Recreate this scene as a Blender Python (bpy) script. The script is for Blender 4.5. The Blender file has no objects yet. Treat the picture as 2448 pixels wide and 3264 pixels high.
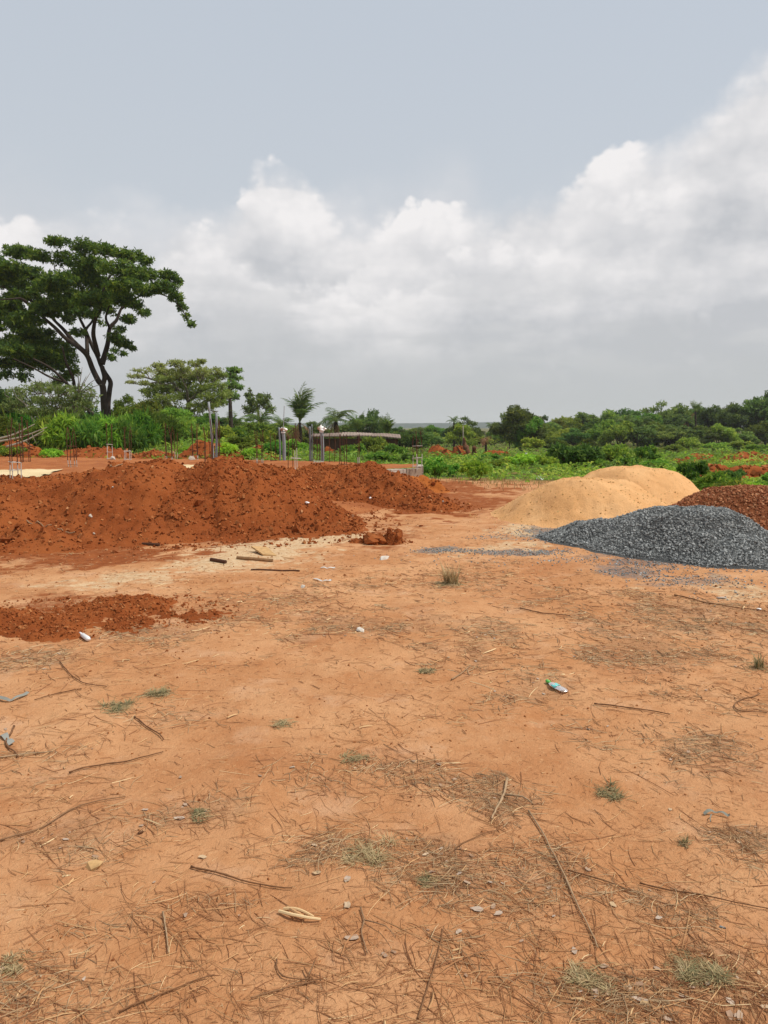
import bpy, math, random
import numpy as np

C = bpy.context.scene.collection
R = math.radians
SC = 2448 / 768.0
FPX = 788.0
CAM_H = 1.6
PITCH = math.atan((512 - 424) / FPX)

# ------------------------------------------------------------------ camera
cam_d = bpy.data.cameras.new('camera')
cam = bpy.data.objects.new('camera', cam_d)
C.objects.link(cam)
cam.location = (0, 0, CAM_H)
cam.rotation_euler = (math.pi / 2 - PITCH, 0, 0)
cam_d.sensor_fit = 'VERTICAL'
cam_d.sensor_height = 36.0
cam_d.lens = 36.0 * FPX / 1024.0
cam_d.clip_start = 0.05
cam_d.clip_end = 12000
bpy.context.scene.camera = cam

CP, SP = math.cos(PITCH), math.sin(PITCH)


def ray(sx, sy):
    """direction of a line of sight, photograph pixels"""
    u = (sx / SC - 384) / FPX
    v = (512 - sy / SC) / FPX
    return np.array([u, CP + v * SP, -SP + v * CP])


def azel(sx, sy):
    d = ray(sx, sy)
    return math.degrees(math.atan2(d[0], d[1])), math.degrees(math.atan2(d[2], math.hypot(d[0], d[1])))


def at(sx, sy, y):
    d = ray(sx, sy)
    return np.array([0, 0, CAM_H]) + d * (y / d[1])


# ------------------------------------------------------------------ view, sun
scn = bpy.context.scene
scn.view_settings.view_transform = 'Standard'
scn.view_settings.look = 'None'
scn.view_settings.exposure = 0.0
scn.view_settings.gamma = 1.0
scn.view_settings.use_curve_mapping = False
scn.cycles.max_bounces = 6
scn.cycles.transparent_max_bounces = 6
scn.cycles.volume_bounces = 1

SUN_AZ, SUN_EL = 100.0, 58.0
sd = bpy.data.lights.new('sun', 'SUN')
sun = bpy.data.objects.new('sun', sd)
C.objects.link(sun)
sd.energy = 3.6
sd.angle = R(0.7)
sd.color = (1.0, 0.95, 0.87)
sun.rotation_euler = (R(90 - SUN_EL), 0, R(180 - SUN_AZ))
sun.location = (0, 0, 50)


# ------------------------------------------------------------------ node helpers
class NT:
    def __init__(s, tree):
        s.t = tree
        s.n = tree.nodes
        s.l = tree.links

    def new(s, typ, **kw):
        n = s.n.new(typ)
        for k, v in kw.items():
            setattr(n, k, v)
        return n

    def set(s, sock, v):
        if isinstance(v, bpy.types.NodeSocket):
            s.l.new(v, sock)
        elif v is not None:
            if isinstance(v, (tuple, list)) and len(v) == 3 and sock.type == 'RGBA':
                v = (*v, 1)
            sock.default_value = v

    def m(s, op, a, b=None, c=None, clamp=False):
        n = s.new('ShaderNodeMath', operation=op)
        n.use_clamp = clamp
        s.set(n.inputs[0], a)
        if b is not None:
            s.set(n.inputs[1], b)
        if c is not None:
            s.set(n.inputs[2], c)
        return n.outputs[0]

    def vm(s, op, a, b=None):
        n = s.new('ShaderNodeVectorMath', operation=op)
        s.set(n.inputs[0], a)
        if b is not None:
            s.set(n.inputs[3 if op == 'SCALE' else 1], b)
        return n.outputs[0]

    def mix(s, f, a, b):
        n = s.new('ShaderNodeMix', data_type='RGBA')
        s.set(n.inputs[0], f)
        s.set(n.inputs[6], a)
        s.set(n.inputs[7], b)
        return n.outputs[2]

    def ss(s, x, lo, hi, a=0.0, b=1.0, kind='SMOOTHSTEP'):
        n = s.new('ShaderNodeMapRange', interpolation_type=kind)
        s.set(n.inputs[0], x)
        for i, v in enumerate((lo, hi, a, b)):
            s.set(n.inputs[i + 1], v)
        return n.outputs[0]

    def noise(s, vec, scale, detail=4, rough=.5, dist=0.0):
        n = s.new('ShaderNodeTexNoise')
        s.set(n.inputs['Vector'], vec)
        s.set(n.inputs['Scale'], scale)
        n.inputs['Detail'].default_value = detail
        n.inputs['Roughness'].default_value = rough
        n.inputs['Distortion'].default_value = dist
        return n.outputs[0]

    def vor(s, vec, scale, rand=1.0, feature='F1', out=0):
        n = s.new('ShaderNodeTexVoronoi', feature=feature)
        s.set(n.inputs['Vector'], vec)
        n.inputs['Scale'].default_value = scale
        n.inputs['Randomness'].default_value = rand
        return n.outputs[out]

    def curve(s, x, pts):
        n = s.new('ShaderNodeFloatCurve')
        s.set(n.inputs['Value'], x)
        c = n.mapping.curves[0]
        pts = sorted(pts)
        c.points[0].location = pts[0]
        c.points[1].location = pts[-1]
        for p in pts[1:-1]:
            c.points.new(*p)
        n.mapping.update()
        return n.outputs[0]


# ------------------------------------------------------------------ sky
world = bpy.data.worlds.new('World')
scn.world = world
world.use_nodes = True
world.cycles.sampling_method = 'MANUAL'
world.cycles.sample_map_resolution = 512
world.node_tree.nodes.clear()
w = NT(world.node_tree)
bg = w.new('ShaderNodeBackground')
bg.inputs['Strength'].default_value = 0.1
wo = w.new('ShaderNodeOutputWorld')
w.l.new(bg.outputs[0], wo.inputs['Surface'])
tc = w.new('ShaderNodeTexCoord').outputs['Generated']
sep = w.new('ShaderNodeSeparateXYZ')
w.l.new(tc, sep.inputs[0])
dx, dy, dz = sep.outputs
el = w.m('MULTIPLY', w.m('ARCSINE', dz), 57.29578)
az = w.m('MULTIPLY', w.m('ARCTAN2', dx, dy), 57.29578)
azn = w.m('ADD', w.m('DIVIDE', az, 360.0), 0.5)
nish = w.new('ShaderNodeTexSky', sky_type='NISHITA')
nish.sun_disc = False
nish.sun_elevation = R(SUN_EL)
nish.sun_rotation = R(SUN_AZ)
nish.dust_density = 3.0
nish.air_density = 1.0
veil = w.mix(w.ss(el, 0, 30), (6.6, 6.9, 7.15), (5.85, 6.4, 7.1))
sky = w.mix(0.86, nish.outputs[0], veil)


def top_curve(pts, outside):
    """cloud-top elevation over the whole circle of directions; pts in photograph pixels where the view looks"""
    P = []
    for sx, sy in pts:
        a, e = azel(sx, sy)
        P.append((a / 360 + .5, max(0, min(1, e / 45))))
    P += outside
    c = w.curve(azn, P)
    return w.m('MULTIPLY', c, 45.0)


def layer(below, top, seed, amp, scale, edge_lo, edge_hi, white, grey, fall, opac=1.0):
    """one bank of cloud: a billowing upper edge that fades to grey below"""
    v = w.vm('ADD', tc, (seed, seed * .7, seed * 1.3))
    big = w.noise(v, scale, 6, .55)
    pv = w.vm('ADD', v, w.vm('SCALE', tc, w.m('MULTIPLY', w.m('SUBTRACT', big, .5), .12)))
    puff = w.m('SUBTRACT', .42, w.vor(pv, scale * 1.5))
    puff2 = w.m('SUBTRACT', .42, w.vor(pv, scale * 4.2))
    n = w.m('ADD', w.m('MULTIPLY', w.m('SUBTRACT', big, .5), amp * 2.0),
            w.m('ADD', w.m('MULTIPLY', puff, amp * 1.1), w.m('MULTIPLY', puff2, amp * .5)))
    dep = w.m('SUBTRACT', w.m('ADD', top, n), el)
    flat = w.new('ShaderNodeMapping')
    flat.inputs['Scale'].default_value = (1, 1, 2.6)
    w.l.new(v, flat.inputs['Vector'])
    streak = w.noise(flat.outputs[0], scale * .55, 4, .5)
    soft = w.ss(streak, .40, .62, edge_lo, edge_hi)
    puff3 = w.m('SUBTRACT', .42, w.vor(pv, scale * 10))
    dep = w.m('ADD', dep, w.m('MULTIPLY', puff3, amp * .22))
    a = w.m('MULTIPLY', w.ss(w.m('DIVIDE', dep, soft), -.1, 1.0), opac)
    s = w.m('ADD', w.ss(dep, 0.0, fall, 0, 1, 'LINEAR'), w.m('ADD', w.m('MULTIPLY', w.m('SUBTRACT', streak, .5), 2.4), w.m('MULTIPLY', w.m('ADD', puff, w.m('ADD', w.m('MULTIPLY', puff2, .6), w.m('MULTIPLY', puff3, .25))), -.62)), clamp=True)
    return w.mix(a, below, w.mix(s, white, grey))


out_a = [(0, .30), (.06, .36), (.12, .28), (.2, .38), (.28, .30), (.34, .36), (.39, .27), (.62, .30), (.7, .38), (.8, .3), (.9, .36), (1, .30)]
out_b = [(0, .25), (.08, .2), (.16, .3), (.26, .2), (.34, .16), (.40, .12), (.60, .55), (.66, .6), (.74, .45), (.84, .5), (.92, .3), (1, .25)]
topA = top_curve([(-60, 640), (70, 600), (180, 640), (330, 690), (480, 730), (570, 620), (660, 610), (740, 560), (860, 500), (960, 510), (1050, 600), (1180, 640), (1400, 760), (1700, 900), (2448, 1000)], out_a)
topB = top_curve([(-60, 900), (400, 920), (900, 880), (1120, 800), (1230, 700), (1360, 650), (1480, 680), (1620, 610), (1760, 560), (1880, 470), (2000, 445), (2130, 430), (2250, 290), (2340, 200), (2470, 110)], out_b)
topW = top_curve([(-60, 380), (100, 400), (220, 470), (420, 540), (700, 560), (1000, 520), (1250, 460), (1480, 440), (1560, 560), (1800, 520), (2448, 250)], out_a)
topC = top_curve([(-60, 1000), (300, 980), (520, 760), (640, 720), (800, 800), (1000, 900), (1240, 930), (1420, 800), (1560, 770), (1750, 760), (1900, 640), (2050, 620), (2200, 520), (2300, 440), (2470, 420)], out_b)
WHITE = (8.9, 8.7, 8.7)
GREY = (5.5, 5.65, 5.95)
sky = layer(sky, topW, 3.1, 2.2, 7.0, 3.0, 7.0, (7.3, 7.35, 7.6), (6.1, 6.3, 6.7), 10, .72)
sky = layer(sky, topA, 0.6, 2.2, 9.0, .7, 5.0, WHITE, GREY, 13)
sky = layer(sky, topB, 7.9, 2.2, 9.0, .5, 3.4, WHITE, GREY, 12)
sky = layer(sky, topC, 5.2, 2.0, 11.0, .8, 3.2, WHITE, GREY, 9, .9)
# low streaky bands near the horizon
fl = w.new('ShaderNodeMapping')
fl.inputs['Scale'].default_value = (1.2, 1.2, 4.5)
w.l.new(tc, fl.inputs['Vector'])
band = w.noise(fl.outputs[0], 4.5, 5, .52)
low = w.ss(el, 13, 7)
sky = w.mix(w.m('MULTIPLY', w.m('MULTIPLY', low, .6), w.ss(band, .44, .62)), sky, (5.4, 5.55, 5.75))
sky = w.mix(w.m('MULTIPLY', w.m('MULTIPLY', low, .5), w.ss(band, .48, .34)), sky, (6.9, 6.9, 6.95))
sky = w.mix(w.ss(el, 8.5, 1.0), sky, (5.3, 5.5, 5.6))
w.l.new(sky, bg.inputs['Color'])


# ------------------------------------------------------------------ numeric helpers
rng = np.random.default_rng(11)


def vnoise(x, y, seed=0):
    x = np.asarray(x, float); y = np.asarray(y, float)
    ix = np.floor(x).astype(np.int64); iy = np.floor(y).astype(np.int64)
    fx = x - ix; fy = y - iy
    fx = fx * fx * fx * (fx * (fx * 6 - 15) + 10); fy = fy * fy * fy * (fy * (fy * 6 - 15) + 10)

    def hsh(a, b):
        h = (a * 374761393 + b * 668265263 + seed * 974711) & 0xffffffff
        h = ((h ^ (h >> 13)) * 1274126177) & 0xffffffff
        h = h ^ (h >> 16)
        return (h & 0xffff) / 65535.0
    a = hsh(ix, iy); b = hsh(ix + 1, iy); c = hsh(ix, iy + 1); d = hsh(ix + 1, iy + 1)
    return (a + (b - a) * fx) * (1 - fy) + (c + (d - c) * fx) * fy


def fbm(x, y, octv=4, seed=0, gain=.5):
    s = 0; a = 1; t = 0
    for i in range(octv):
        s = s + a * vnoise(x * 2 ** i + 17.3 * i, y * 2 ** i - 9.1 * i, seed + i)
        t += a; a *= gain
    return s / t - .5


def sstep(x, a, b):
    t = np.clip((x - a) / (b - a), 0, 1)
    return t * t * (3 - 2 * t)


_PD = np.array([-50, 0, 22, 35, 60, 100, 200, 400, 1000, 3500.])
_PZ = np.array([0, 0, 0, -.45, -1.35, -2.4, -3.8, -5.5, -8.5, -13.])


def terrain(x, y):
    x = np.asarray(x, float); y = np.asarray(y, float)
    dip = np.interp(y, _PD, _PZ)
    u = x / np.maximum(y, 5.0)
    f = .12 + .88 * sstep(u, -.20, -.06)
    f = np.where(y > 250, np.maximum(f, sstep(y, 250, 600)), f)
    z = dip * f
    nearf = 1 - sstep(y, 14, 30)
    z = z + nearf * (.05 * fbm(x * .45, y * .45, 3, 5) + .034 * fbm(x * 1.6, y * 1.6, 3, 9) + .017 * fbm(x * 6, y * 6, 3, 21) - .014 * sstep(vnoise(x * 3.1, y * 2.2, 33), .62, .85))
    z = z + (1 - nearf) * (.5 * fbm(x * .09, y * .09, 3, 31)) * np.clip(y / 60, 0, 1)
    return z


def G(sx, sy):
    d = ray(sx, sy)
    lo, hi = 1.0, 4000.0
    t = np.geomspace(1, 4000, 3000)
    p = d[None] * t[:, None]
    below = (CAM_H + p[:, 2]) < terrain(p[:, 0], p[:, 1])
    i = int(np.argmax(below)) if below.any() else len(t) - 1
    a, b = t[max(i - 1, 0)], t[i]
    for _ in range(25):
        m_ = (a + b) / 2
        q = d * m_
        if CAM_H + q[2] < float(terrain(q[0], q[1])):
            b = m_
        else:
            a = m_
    q = d * b
    return np.array([q[0], q[1], CAM_H + q[2]])


class MB:
    """collects geometry with a per-vertex tint"""

    def __init__(s):
        s.V = []; s.F = {3: [], 4: []}; s.T = []; s.n = 0

    def add(s, V, F, tint=0.5):
        V = np.asarray(V, float).reshape(-1, 3)
        F = np.asarray(F, np.int64)
        if F.size:
            s.F[F.shape[1]].append(F + s.n)
        s.V.append(V)
        s.T.append(np.broadcast_to(np.asarray(tint, float), (len(V),)))
        s.n += len(V)

    def mesh(s, name, mat, origin=(0, 0, 0), smooth=False):
        V = np.concatenate(s.V) - np.asarray(origin, float)
        T = np.concatenate(s.T)
        quads = np.concatenate(s.F[4]) if s.F[4] else np.zeros((0, 4), np.int64)
        tris = np.concatenate(s.F[3]) if s.F[3] else np.zeros((0, 3), np.int64)
        me = bpy.data.meshes.new(name)
        me.vertices.add(len(V))
        me.vertices.foreach_set('co', V.astype(np.float32).ravel())
        nl = quads.size + tris.size
        me.loops.add(nl)
        me.loops.foreach_set('vertex_index', np.concatenate([quads.ravel(), tris.ravel()]).astype(np.int32))
        npoly = len(quads) + len(tris)
        me.polygons.add(npoly)
        st = np.concatenate([np.arange(len(quads)) * 4, quads.size + np.arange(len(tris)) * 3]).astype(np.int32)
        me.polygons.foreach_set('loop_start', st)
        me.polygons.foreach_set('use_smooth', np.full(npoly, bool(smooth)))
        me.update(calc_edges=True)
        a = me.attributes.new('tint', 'FLOAT', 'POINT')
        a.data.foreach_set('value', T.astype(np.float32))
        if mat:
            me.materials.append(mat)
        return me

    def obj(s, name, mat, parent=None, loc=None, smooth=False):
        if parent is not None:
            o_ = np.array(parent.location) if parent.parent is None else np.array(parent.parent.location) + np.array(parent.location)
            o = bpy.data.objects.new(name, s.mesh(name, mat, o_, smooth))
            o.parent = parent
        else:
            loc = (0, 0, 0) if loc is None else tuple(float(q) for q in loc)
            o = bpy.data.objects.new(name, s.mesh(name, mat, loc, smooth))
            o.location = loc
        C.objects.link(o)
        return o


def tag(o, label=None, cat=None, group=None, kind=None):
    if label: o['label'] = label
    if cat: o['category'] = cat
    if group: o['group'] = group
    if kind: o['kind'] = kind
    return o


def thing(name, loc, label, cat, group=None, rz=0):
    o = bpy.data.objects.new(name, None)
    o.empty_display_size = .2
    C.objects.link(o)
    o.location = tuple(float(q) for q in loc)
    o.rotation_euler = (0, 0, rz)
    return tag(o, label, cat, group)


def part(name, me, parent, loc=(0, 0, 0), rot=(0, 0, 0), scl=(1, 1, 1)):
    o = bpy.data.objects.new(name, me)
    C.objects.link(o)
    o.parent = parent
    o.location = tuple(float(q) for q in loc); o.rotation_euler = rot
    o.scale = scl if isinstance(scl, tuple) else (scl,) * 3
    return o


def copy_tree(o, parent=None):
    kids = list(o.children)
    c = o.copy()
    C.objects.link(c)
    c.parent = parent
    for k in kids:
        copy_tree(k, c)
    return c


def unit(v):
    v = np.asarray(v, float)
    return v / np.maximum(np.linalg.norm(v, axis=-1, keepdims=True), 1e-9)


def tube(mb, pts, rad, sides=6, tint=.5, cap=True):
    P = np.asarray(pts, float)
    n = len(P)
    rad = np.broadcast_to(np.asarray(rad, float), (n,))
    T = unit(np.gradient(P, axis=0))
    up = np.array([0, 0, 1.]) if abs(T[0][2]) < .9 else np.array([1., 0, 0])
    A = unit(np.cross(T, up)); B = np.cross(T, A)
    ang = np.arange(sides) * 2 * np.pi / sides
    V = P[:, None] + rad[:, None, None] * (np.cos(ang)[None, :, None] * A[:, None] + np.sin(ang)[None, :, None] * B[:, None])
    V = V.reshape(-1, 3)
    i = np.arange(n - 1)[:, None] * sides; j = np.arange(sides)[None]; k = (j + 1) % sides
    F = np.stack([i + j, i + k, i + sides + k, i + sides + j], -1).reshape(-1, 4)
    tv = tint if np.isscalar(tint) else np.repeat(np.asarray(tint), sides)
    mb.add(V, F, tv)
    if cap:
        b0 = mb.n - len(V)
        for base, cpt, tt in ((0, P[0], 0), (n - 1, P[-1], -1)):
            ring = b0 + base * sides + np.arange(sides)
            mb.add([cpt], np.zeros((0, 3), int), tv if np.isscalar(tv) else tv[0 if base == 0 else -1])
            ci = mb.n - 1
            f = np.stack([np.roll(ring, -1), ring, np.full(sides, ci)], -1)
            mb.F[3].append(f if base == 0 else f[:, ::-1])


def smooth_path(pts, n=12):
    """Catmull-Rom through points"""
    P = np.asarray(pts, float)
    if len(P) < 3:
        return P[0] + (P[-1] - P[0]) * np.linspace(0, 1, n)[:, None]
    Q = np.vstack([2 * P[0] - P[1], P, 2 * P[-1] - P[-2]])
    out = []
    per = max(2, n // (len(P) - 1))
    for i in range(len(P) - 1):
        p0, p1, p2, p3 = Q[i:i + 4]
        for t in np.linspace(0, 1, per, endpoint=False):
            out.append(.5 * ((2 * p1) + (-p0 + p2) * t + (2 * p0 - 5 * p1 + 4 * p2 - p3) * t * t + (-p0 + 3 * p1 - 3 * p2 + p3) * t ** 3))
    out.append(P[-1])
    return np.array(out)


def box(mb, c, size, rz=0, tint=.5, jitter=0, r=None):
    s = np.array(size) / 2
    V = np.array([[x, y, z] for x in (-1, 1) for y in (-1, 1) for z in (-1, 1)], float) * s
    if jitter:
        V += (r or rng).normal(0, jitter, V.shape)
    ca, sa = math.cos(rz), math.sin(rz)
    V = np.stack([V[:, 0] * ca - V[:, 1] * sa, V[:, 0] * sa + V[:, 1] * ca, V[:, 2]], -1) + np.asarray(c)
    F = [[0, 1, 3, 2], [4, 6, 7, 5], [0, 4, 5, 1], [2, 3, 7, 6], [0, 2, 6, 4], [1, 5, 7, 3]]
    mb.add(V, F, tint)


def leaf_quads(mb, P, T, N, L, W, tint):
    n = len(P)
    T = unit(T)
    B = unit(np.cross(N, T))
    N = np.cross(T, B)
    L = np.broadcast_to(L, (n,))[:, None]; W = np.broadcast_to(W, (n,))[:, None]
    v0 = P; v2 = P + T * L - N * L * .12
    v1 = P + T * L * .45 + B * W * .5 + N * W * .15
    v3 = P + T * L * .45 - B * W * .5 + N * W * .15
    V = np.stack([v0, v1, v2, v3], 1).reshape(-1, 3)
    F = np.arange(n * 4).reshape(-1, 4)
    mb.add(V, F, np.repeat(np.broadcast_to(tint, (n,)), 4))


def rand_dirs(n, r):
    return unit(r.normal(size=(n, 3)))


def sprays(mb, P, r, leaf, width, per=5, up=.8, droop=.1, tint=None):
    """a small rosette of leaves at each point"""
    n = len(P)
    t = r.random(n) if tint is None else tint
    n0 = unit(np.array([0, 0, up]) + rand_dirs(n, r) * .6)
    a0 = r.random(n) * 6.283
    ref = unit(np.cross(n0, rand_dirs(n, r)))
    bi = np.cross(n0, ref)
    for k in range(per):
        a = a0 + k * 6.283 / per + r.normal(0, .35, n)
        T = ref * np.cos(a)[:, None] + bi * np.sin(a)[:, None] + n0 * (r.normal(.05, .3, n))[:, None] - np.array([0, 0, droop])
        L = leaf * r.uniform(.6, 1.25, n)
        leaf_quads(mb, P, T, n0, L, L * width, np.clip(t + r.normal(0, .1, n), 0, 1))


ICO = None
_g = (1 + 5 ** .5) / 2
ICO_V = unit(np.array([[-1, _g, 0], [1, _g, 0], [-1, -_g, 0], [1, -_g, 0], [0, -1, _g], [0, 1, _g], [0, -1, -_g], [0, 1, -_g], [_g, 0, -1], [_g, 0, 1], [-_g, 0, -1], [-_g, 0, 1]]))
ICO_F = np.array([[0, 11, 5], [0, 5, 1], [0, 1, 7], [0, 7, 10], [0, 10, 11], [1, 5, 9], [5, 11, 4], [11, 10, 2], [10, 7, 6], [7, 1, 8], [3, 9, 4], [3, 4, 2], [3, 2, 6], [3, 6, 8], [3, 8, 9], [4, 9, 5], [2, 4, 11], [6, 2, 10], [8, 6, 7], [9, 8, 1]])
CUB_V = unit(np.array([[x, y, z] for x in (-1, 1) for y in (-1, 1) for z in (-1, 1)], float))
CUB_F = np.array([[0, 1, 3], [0, 3, 2], [4, 6, 7], [4, 7, 5], [0, 4, 5], [0, 5, 1], [2, 3, 7], [2, 7, 6], [0, 2, 6], [0, 6, 4], [1, 5, 7], [1, 7, 3]])


def rand_rot(n, r):
    q = unit(r.normal(size=(n, 4)))
    a, b, c, d = q.T
    return np.stack([np.stack([a*a+b*b-c*c-d*d, 2*(b*c-a*d), 2*(b*d+a*c)], -1), np.stack([2*(b*c+a*d), a*a-b*b+c*c-d*d, 2*(c*d-a*b)], -1), np.stack([2*(b*d-a*c), 2*(c*d+a*b), a*a-b*b-c*c+d*d], -1)], 1)


def stones(mb, P, size, r, kind='ico', rough=.22, aniso=(1, .8, .6), tint=None):
    n = len(P)
    TV, TF = (ICO_V, ICO_F) if kind == 'ico' else (CUB_V, CUB_F)
    V = TV[None] * (1 + r.normal(0, rough, (n, len(TV), 1)).clip(-.5, .6)) * (np.array(aniso)[None, None] * r.uniform(.75, 1.25, (n, 1, 3)))
    V = np.einsum('nij,nkj->nki', rand_rot(n, r), V)
    V = V * np.broadcast_to(size, (n,))[:, None, None] + P[:, None]
    F = (TF[None] + (np.arange(n) * len(TV))[:, None, None]).reshape(-1, 3)
    t = r.random(n) if tint is None else np.broadcast_to(tint, (n,))
    mb.add(V.reshape(-1, 3), F, np.repeat(t, len(TV)))


# ------------------------------------------------------------------ materials
def material(name, rough=.9, spec=.2):
    m = bpy.data.materials.new(name)
    m.use_nodes = True
    t = NT(m.node_tree)
    b = m.node_tree.nodes['Principled BSDF']
    b.inputs['Roughness'].default_value = rough
    b.inputs['Specular IOR Level'].default_value = spec
    return m, t, b


def bump(t, b, h, strength, dist):
    n = t.new('ShaderNodeBump')
    n.inputs['Strength'].default_value = strength
    n.inputs['Distance'].default_value = dist
    t.l.new(h, n.inputs['Height'])
    t.l.new(n.outputs[0], b.inputs['Normal'])


def attr(t, name):
    return t.new('ShaderNodeAttribute', attribute_name=name).outputs['Fac']


def geo_pos(t):
    return t.new('ShaderNodeNewGeometry').outputs['Position']


def tint_mat(name, stops, rough=.85, spec=.15, nscale=0, nmix=.25, bscale=0, bstr=.4, bdist=.01, obj_var=0.0):
    """colour from the tint attribute through a ramp, with grain"""
    m, t, b = material(name, rough, spec)
    ramp = t.new('ShaderNodeValToRGB')
    el_ = ramp.color_ramp.elements
    el_[0].position = stops[0][0]; el_[0].color = (*stops[0][1], 1)
    el_[1].position = stops[-1][0]; el_[1].color = (*stops[-1][1], 1)
    for p, c in stops[1:-1]:
        e = el_.new(p); e.color = (*c, 1)
    t.l.new(attr(t, 'tint'), ramp.inputs[0])
    col = ramp.outputs[0]
    pos = t.new('ShaderNodeTexCoord').outputs['Object']
    if nscale:
        n = t.noise(pos, nscale, 5, .6)
        col = t.mix(t.ss(n, .3, .7), t.mix(1.0, col, col), t.mix(nmix, col, (0.02, 0.012, 0.008)))
    if obj_var:
        oi = t.new('ShaderNodeObjectInfo').outputs['Random']
        hsv = t.new('ShaderNodeHueSaturation')
        t.set(hsv.inputs['Hue'], t.m('ADD', .5, t.m('MULTIPLY', t.m('SUBTRACT', oi, .5), .075 * obj_var)))
        t.set(hsv.inputs['Value'], t.m('ADD', 1.0, t.m('MULTIPLY', t.m('SUBTRACT', t.m('FRACT', t.m('MULTIPLY', oi, 7.31)), .5), .95 * obj_var)))
        t.set(hsv.inputs['Color'], col)
        col = hsv.outputs[0]
    t.set(b.inputs['Base Color'], col)
    if bscale:
        bump(t, b, t.noise(pos, bscale, 6, .65), bstr, bdist)
    return m, t, b, col


def leaf_mat(name, stops, trans=.3, obj_var=1.0, rough=.55):
    m, t, b, col = tint_mat(name, stops, rough, .25, obj_var=obj_var)
    tr = t.new('ShaderNodeBsdfTranslucent')
    hs = t.new('ShaderNodeHueSaturation')
    hs.inputs['Hue'].default_value = .475
    hs.inputs['Value'].default_value = 1.7
    t.set(hs.inputs['Color'], col)
    t.l.new(hs.outputs[0], tr.inputs['Color'])
    mx = t.new('ShaderNodeMixShader')
    mx.inputs[0].default_value = trans
    t.l.new(b.outputs[0], mx.inputs[1]); t.l.new(tr.outputs[0], mx.inputs[2])
    t.l.new(mx.outputs[0], m.node_tree.nodes['Material Output'].inputs['Surface'])
    return m


M = {}
M['leaf_big'] = leaf_mat('leaf_big_tree', [(0, (0.030, 0.067, 0.009)), (.6, (0.074, 0.149, 0.017)), (1, (0.189, 0.265, 0.033))], .42, 0)
M['leaf_dark'] = leaf_mat('leaf_dark', [(0, (0.042, 0.088, 0.018)), (.6, (0.092, 0.170, 0.032)), (1, (0.18, 0.26, 0.055))], .42)
M['leaf_mid'] = leaf_mat('leaf_mid', [(0, (0.061, 0.127, 0.015)), (.6, (0.128, 0.224, 0.025)), (1, (0.243, 0.322, 0.048))], .42)
M['leaf_pale'] = leaf_mat('leaf_pale', [(0, (0.14, 0.20, 0.045)), (.6, (0.27, 0.34, 0.09)), (1, (0.43, 0.48, 0.17))], .42, .3)
M['leaf_fresh'] = leaf_mat('leaf_fresh', [(0, (0.09, 0.145, 0.024)), (.6, (0.185, 0.255, 0.048)), (1, (0.31, 0.38, 0.095))], .42, .3)
M['leaf_olive'] = leaf_mat('leaf_olive', [(0, (0.066, 0.10, 0.022)), (.6, (0.142, 0.185, 0.045)), (1, (0.24, 0.27, 0.085))], .42, .4)
M['leaf_bush'] = leaf_mat('leaf_bush', [(0, (0.047, 0.127, 0.013)), (.6, (0.115, 0.253, 0.024)), (1, (0.257, 0.391, 0.048))], .42)
M['leaf_lime'] = leaf_mat('leaf_lime', [(0, (0.121, 0.276, 0.024)), (.6, (0.230, 0.425, 0.033)), (1, (0.432, 0.575, 0.067))], .42, .5)
M['frond'] = leaf_mat('palm_frond', [(0, (0.041, 0.086, 0.019)), (.6, (0.095, 0.172, 0.033)), (1, (0.216, 0.265, 0.067))], .42, .6)
M['frond_dry'] = leaf_mat('palm_frond_dry', [(0, (0.162, 0.098, 0.043)), (1, (0.378, 0.241, 0.114))], .42, .3)
M['cover'] = leaf_mat('field_leaf', [(0, (0.095, 0.115, 0.024)), (.35, (0.095, 0.207, 0.021)), (.75, (0.176, 0.333, 0.033)), (1, (0.338, 0.448, 0.067))], .42, 0)
M['drygrass'] = leaf_mat('dry_field_grass', [(0, (0.135, 0.086, 0.033)), (.5, (0.230, 0.161, 0.057)), (1, (0.176, 0.196, 0.048))], .42, 0)
M['bark'] = tint_mat('bark', [(0, (.030, .022, .017)), (1, (.105, .082, .066))], .95, .1, 3.0, .4, 14, .8, .05)[0]
M['bark_pale'] = tint_mat('bark_pale', [(0, (.12, .10, .075)), (1, (.30, .26, .20))], .95, .1, 3.0, .3, 14, .6, .04)[0]
M['clod'] = tint_mat('red_clod', [(0, (.222, .058, .017)), (.55, (.315, .094, .028)), (.9, (.46, .19, .07)), (1, (.57, .33, .18))], .97, .05, 60, .25, 120, .5, .005)[0]
M['gravel'] = tint_mat('granite_chip', [(0, (.11, .117, .114)), (.55, (.26, .27, .26)), (.88, (.42, .43, .415)), (1, (.48, .49, .47))], .8, .25, 90, .2)[0]
M['laterite'] = tint_mat('laterite_stone', [(0, (.19, .055, .022)), (.5, (.36, .13, .055)), (.9, (.50, .245, .12)), (1, (.55, .34, .20))], .9, .15, 60, .25)[0]
M['pebble'] = tint_mat('soil_crumb', [(0, (.20, .065, .022)), (.6, (.36, .15, .055)), (1, (.52, .29, .14))], .95, .1)[0]
M['straw'] = tint_mat('straw', [(0, (.23, .095, .042)), (.35, (.37, .175, .075)), (.7, (.56, .34, .16)), (1, (.72, .55, .31))], .8, .2)[0]
M['greystraw'] = tint_mat('grey_straw', [(0, (.24, .14, .075)), (.5, (.44, .30, .165)), (1, (.60, .47, .29))], .85, .15)[0]
M['twig'] = tint_mat('twig', [(0, (.09, .038, .02)), (.5, (.23, .11, .05)), (1, (.42, .28, .16))], .85, .15, 40, .3, 90, .5, .004)[0]
M['leaflitter'] = tint_mat('dead_leaf', [(0, (.34, .20, .12)), (.5, (.42, .29, .20)), (.85, (.46, .36, .28)), (1, (.54, .37, .21))], .8, .2, 30, .25)[0]
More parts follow.
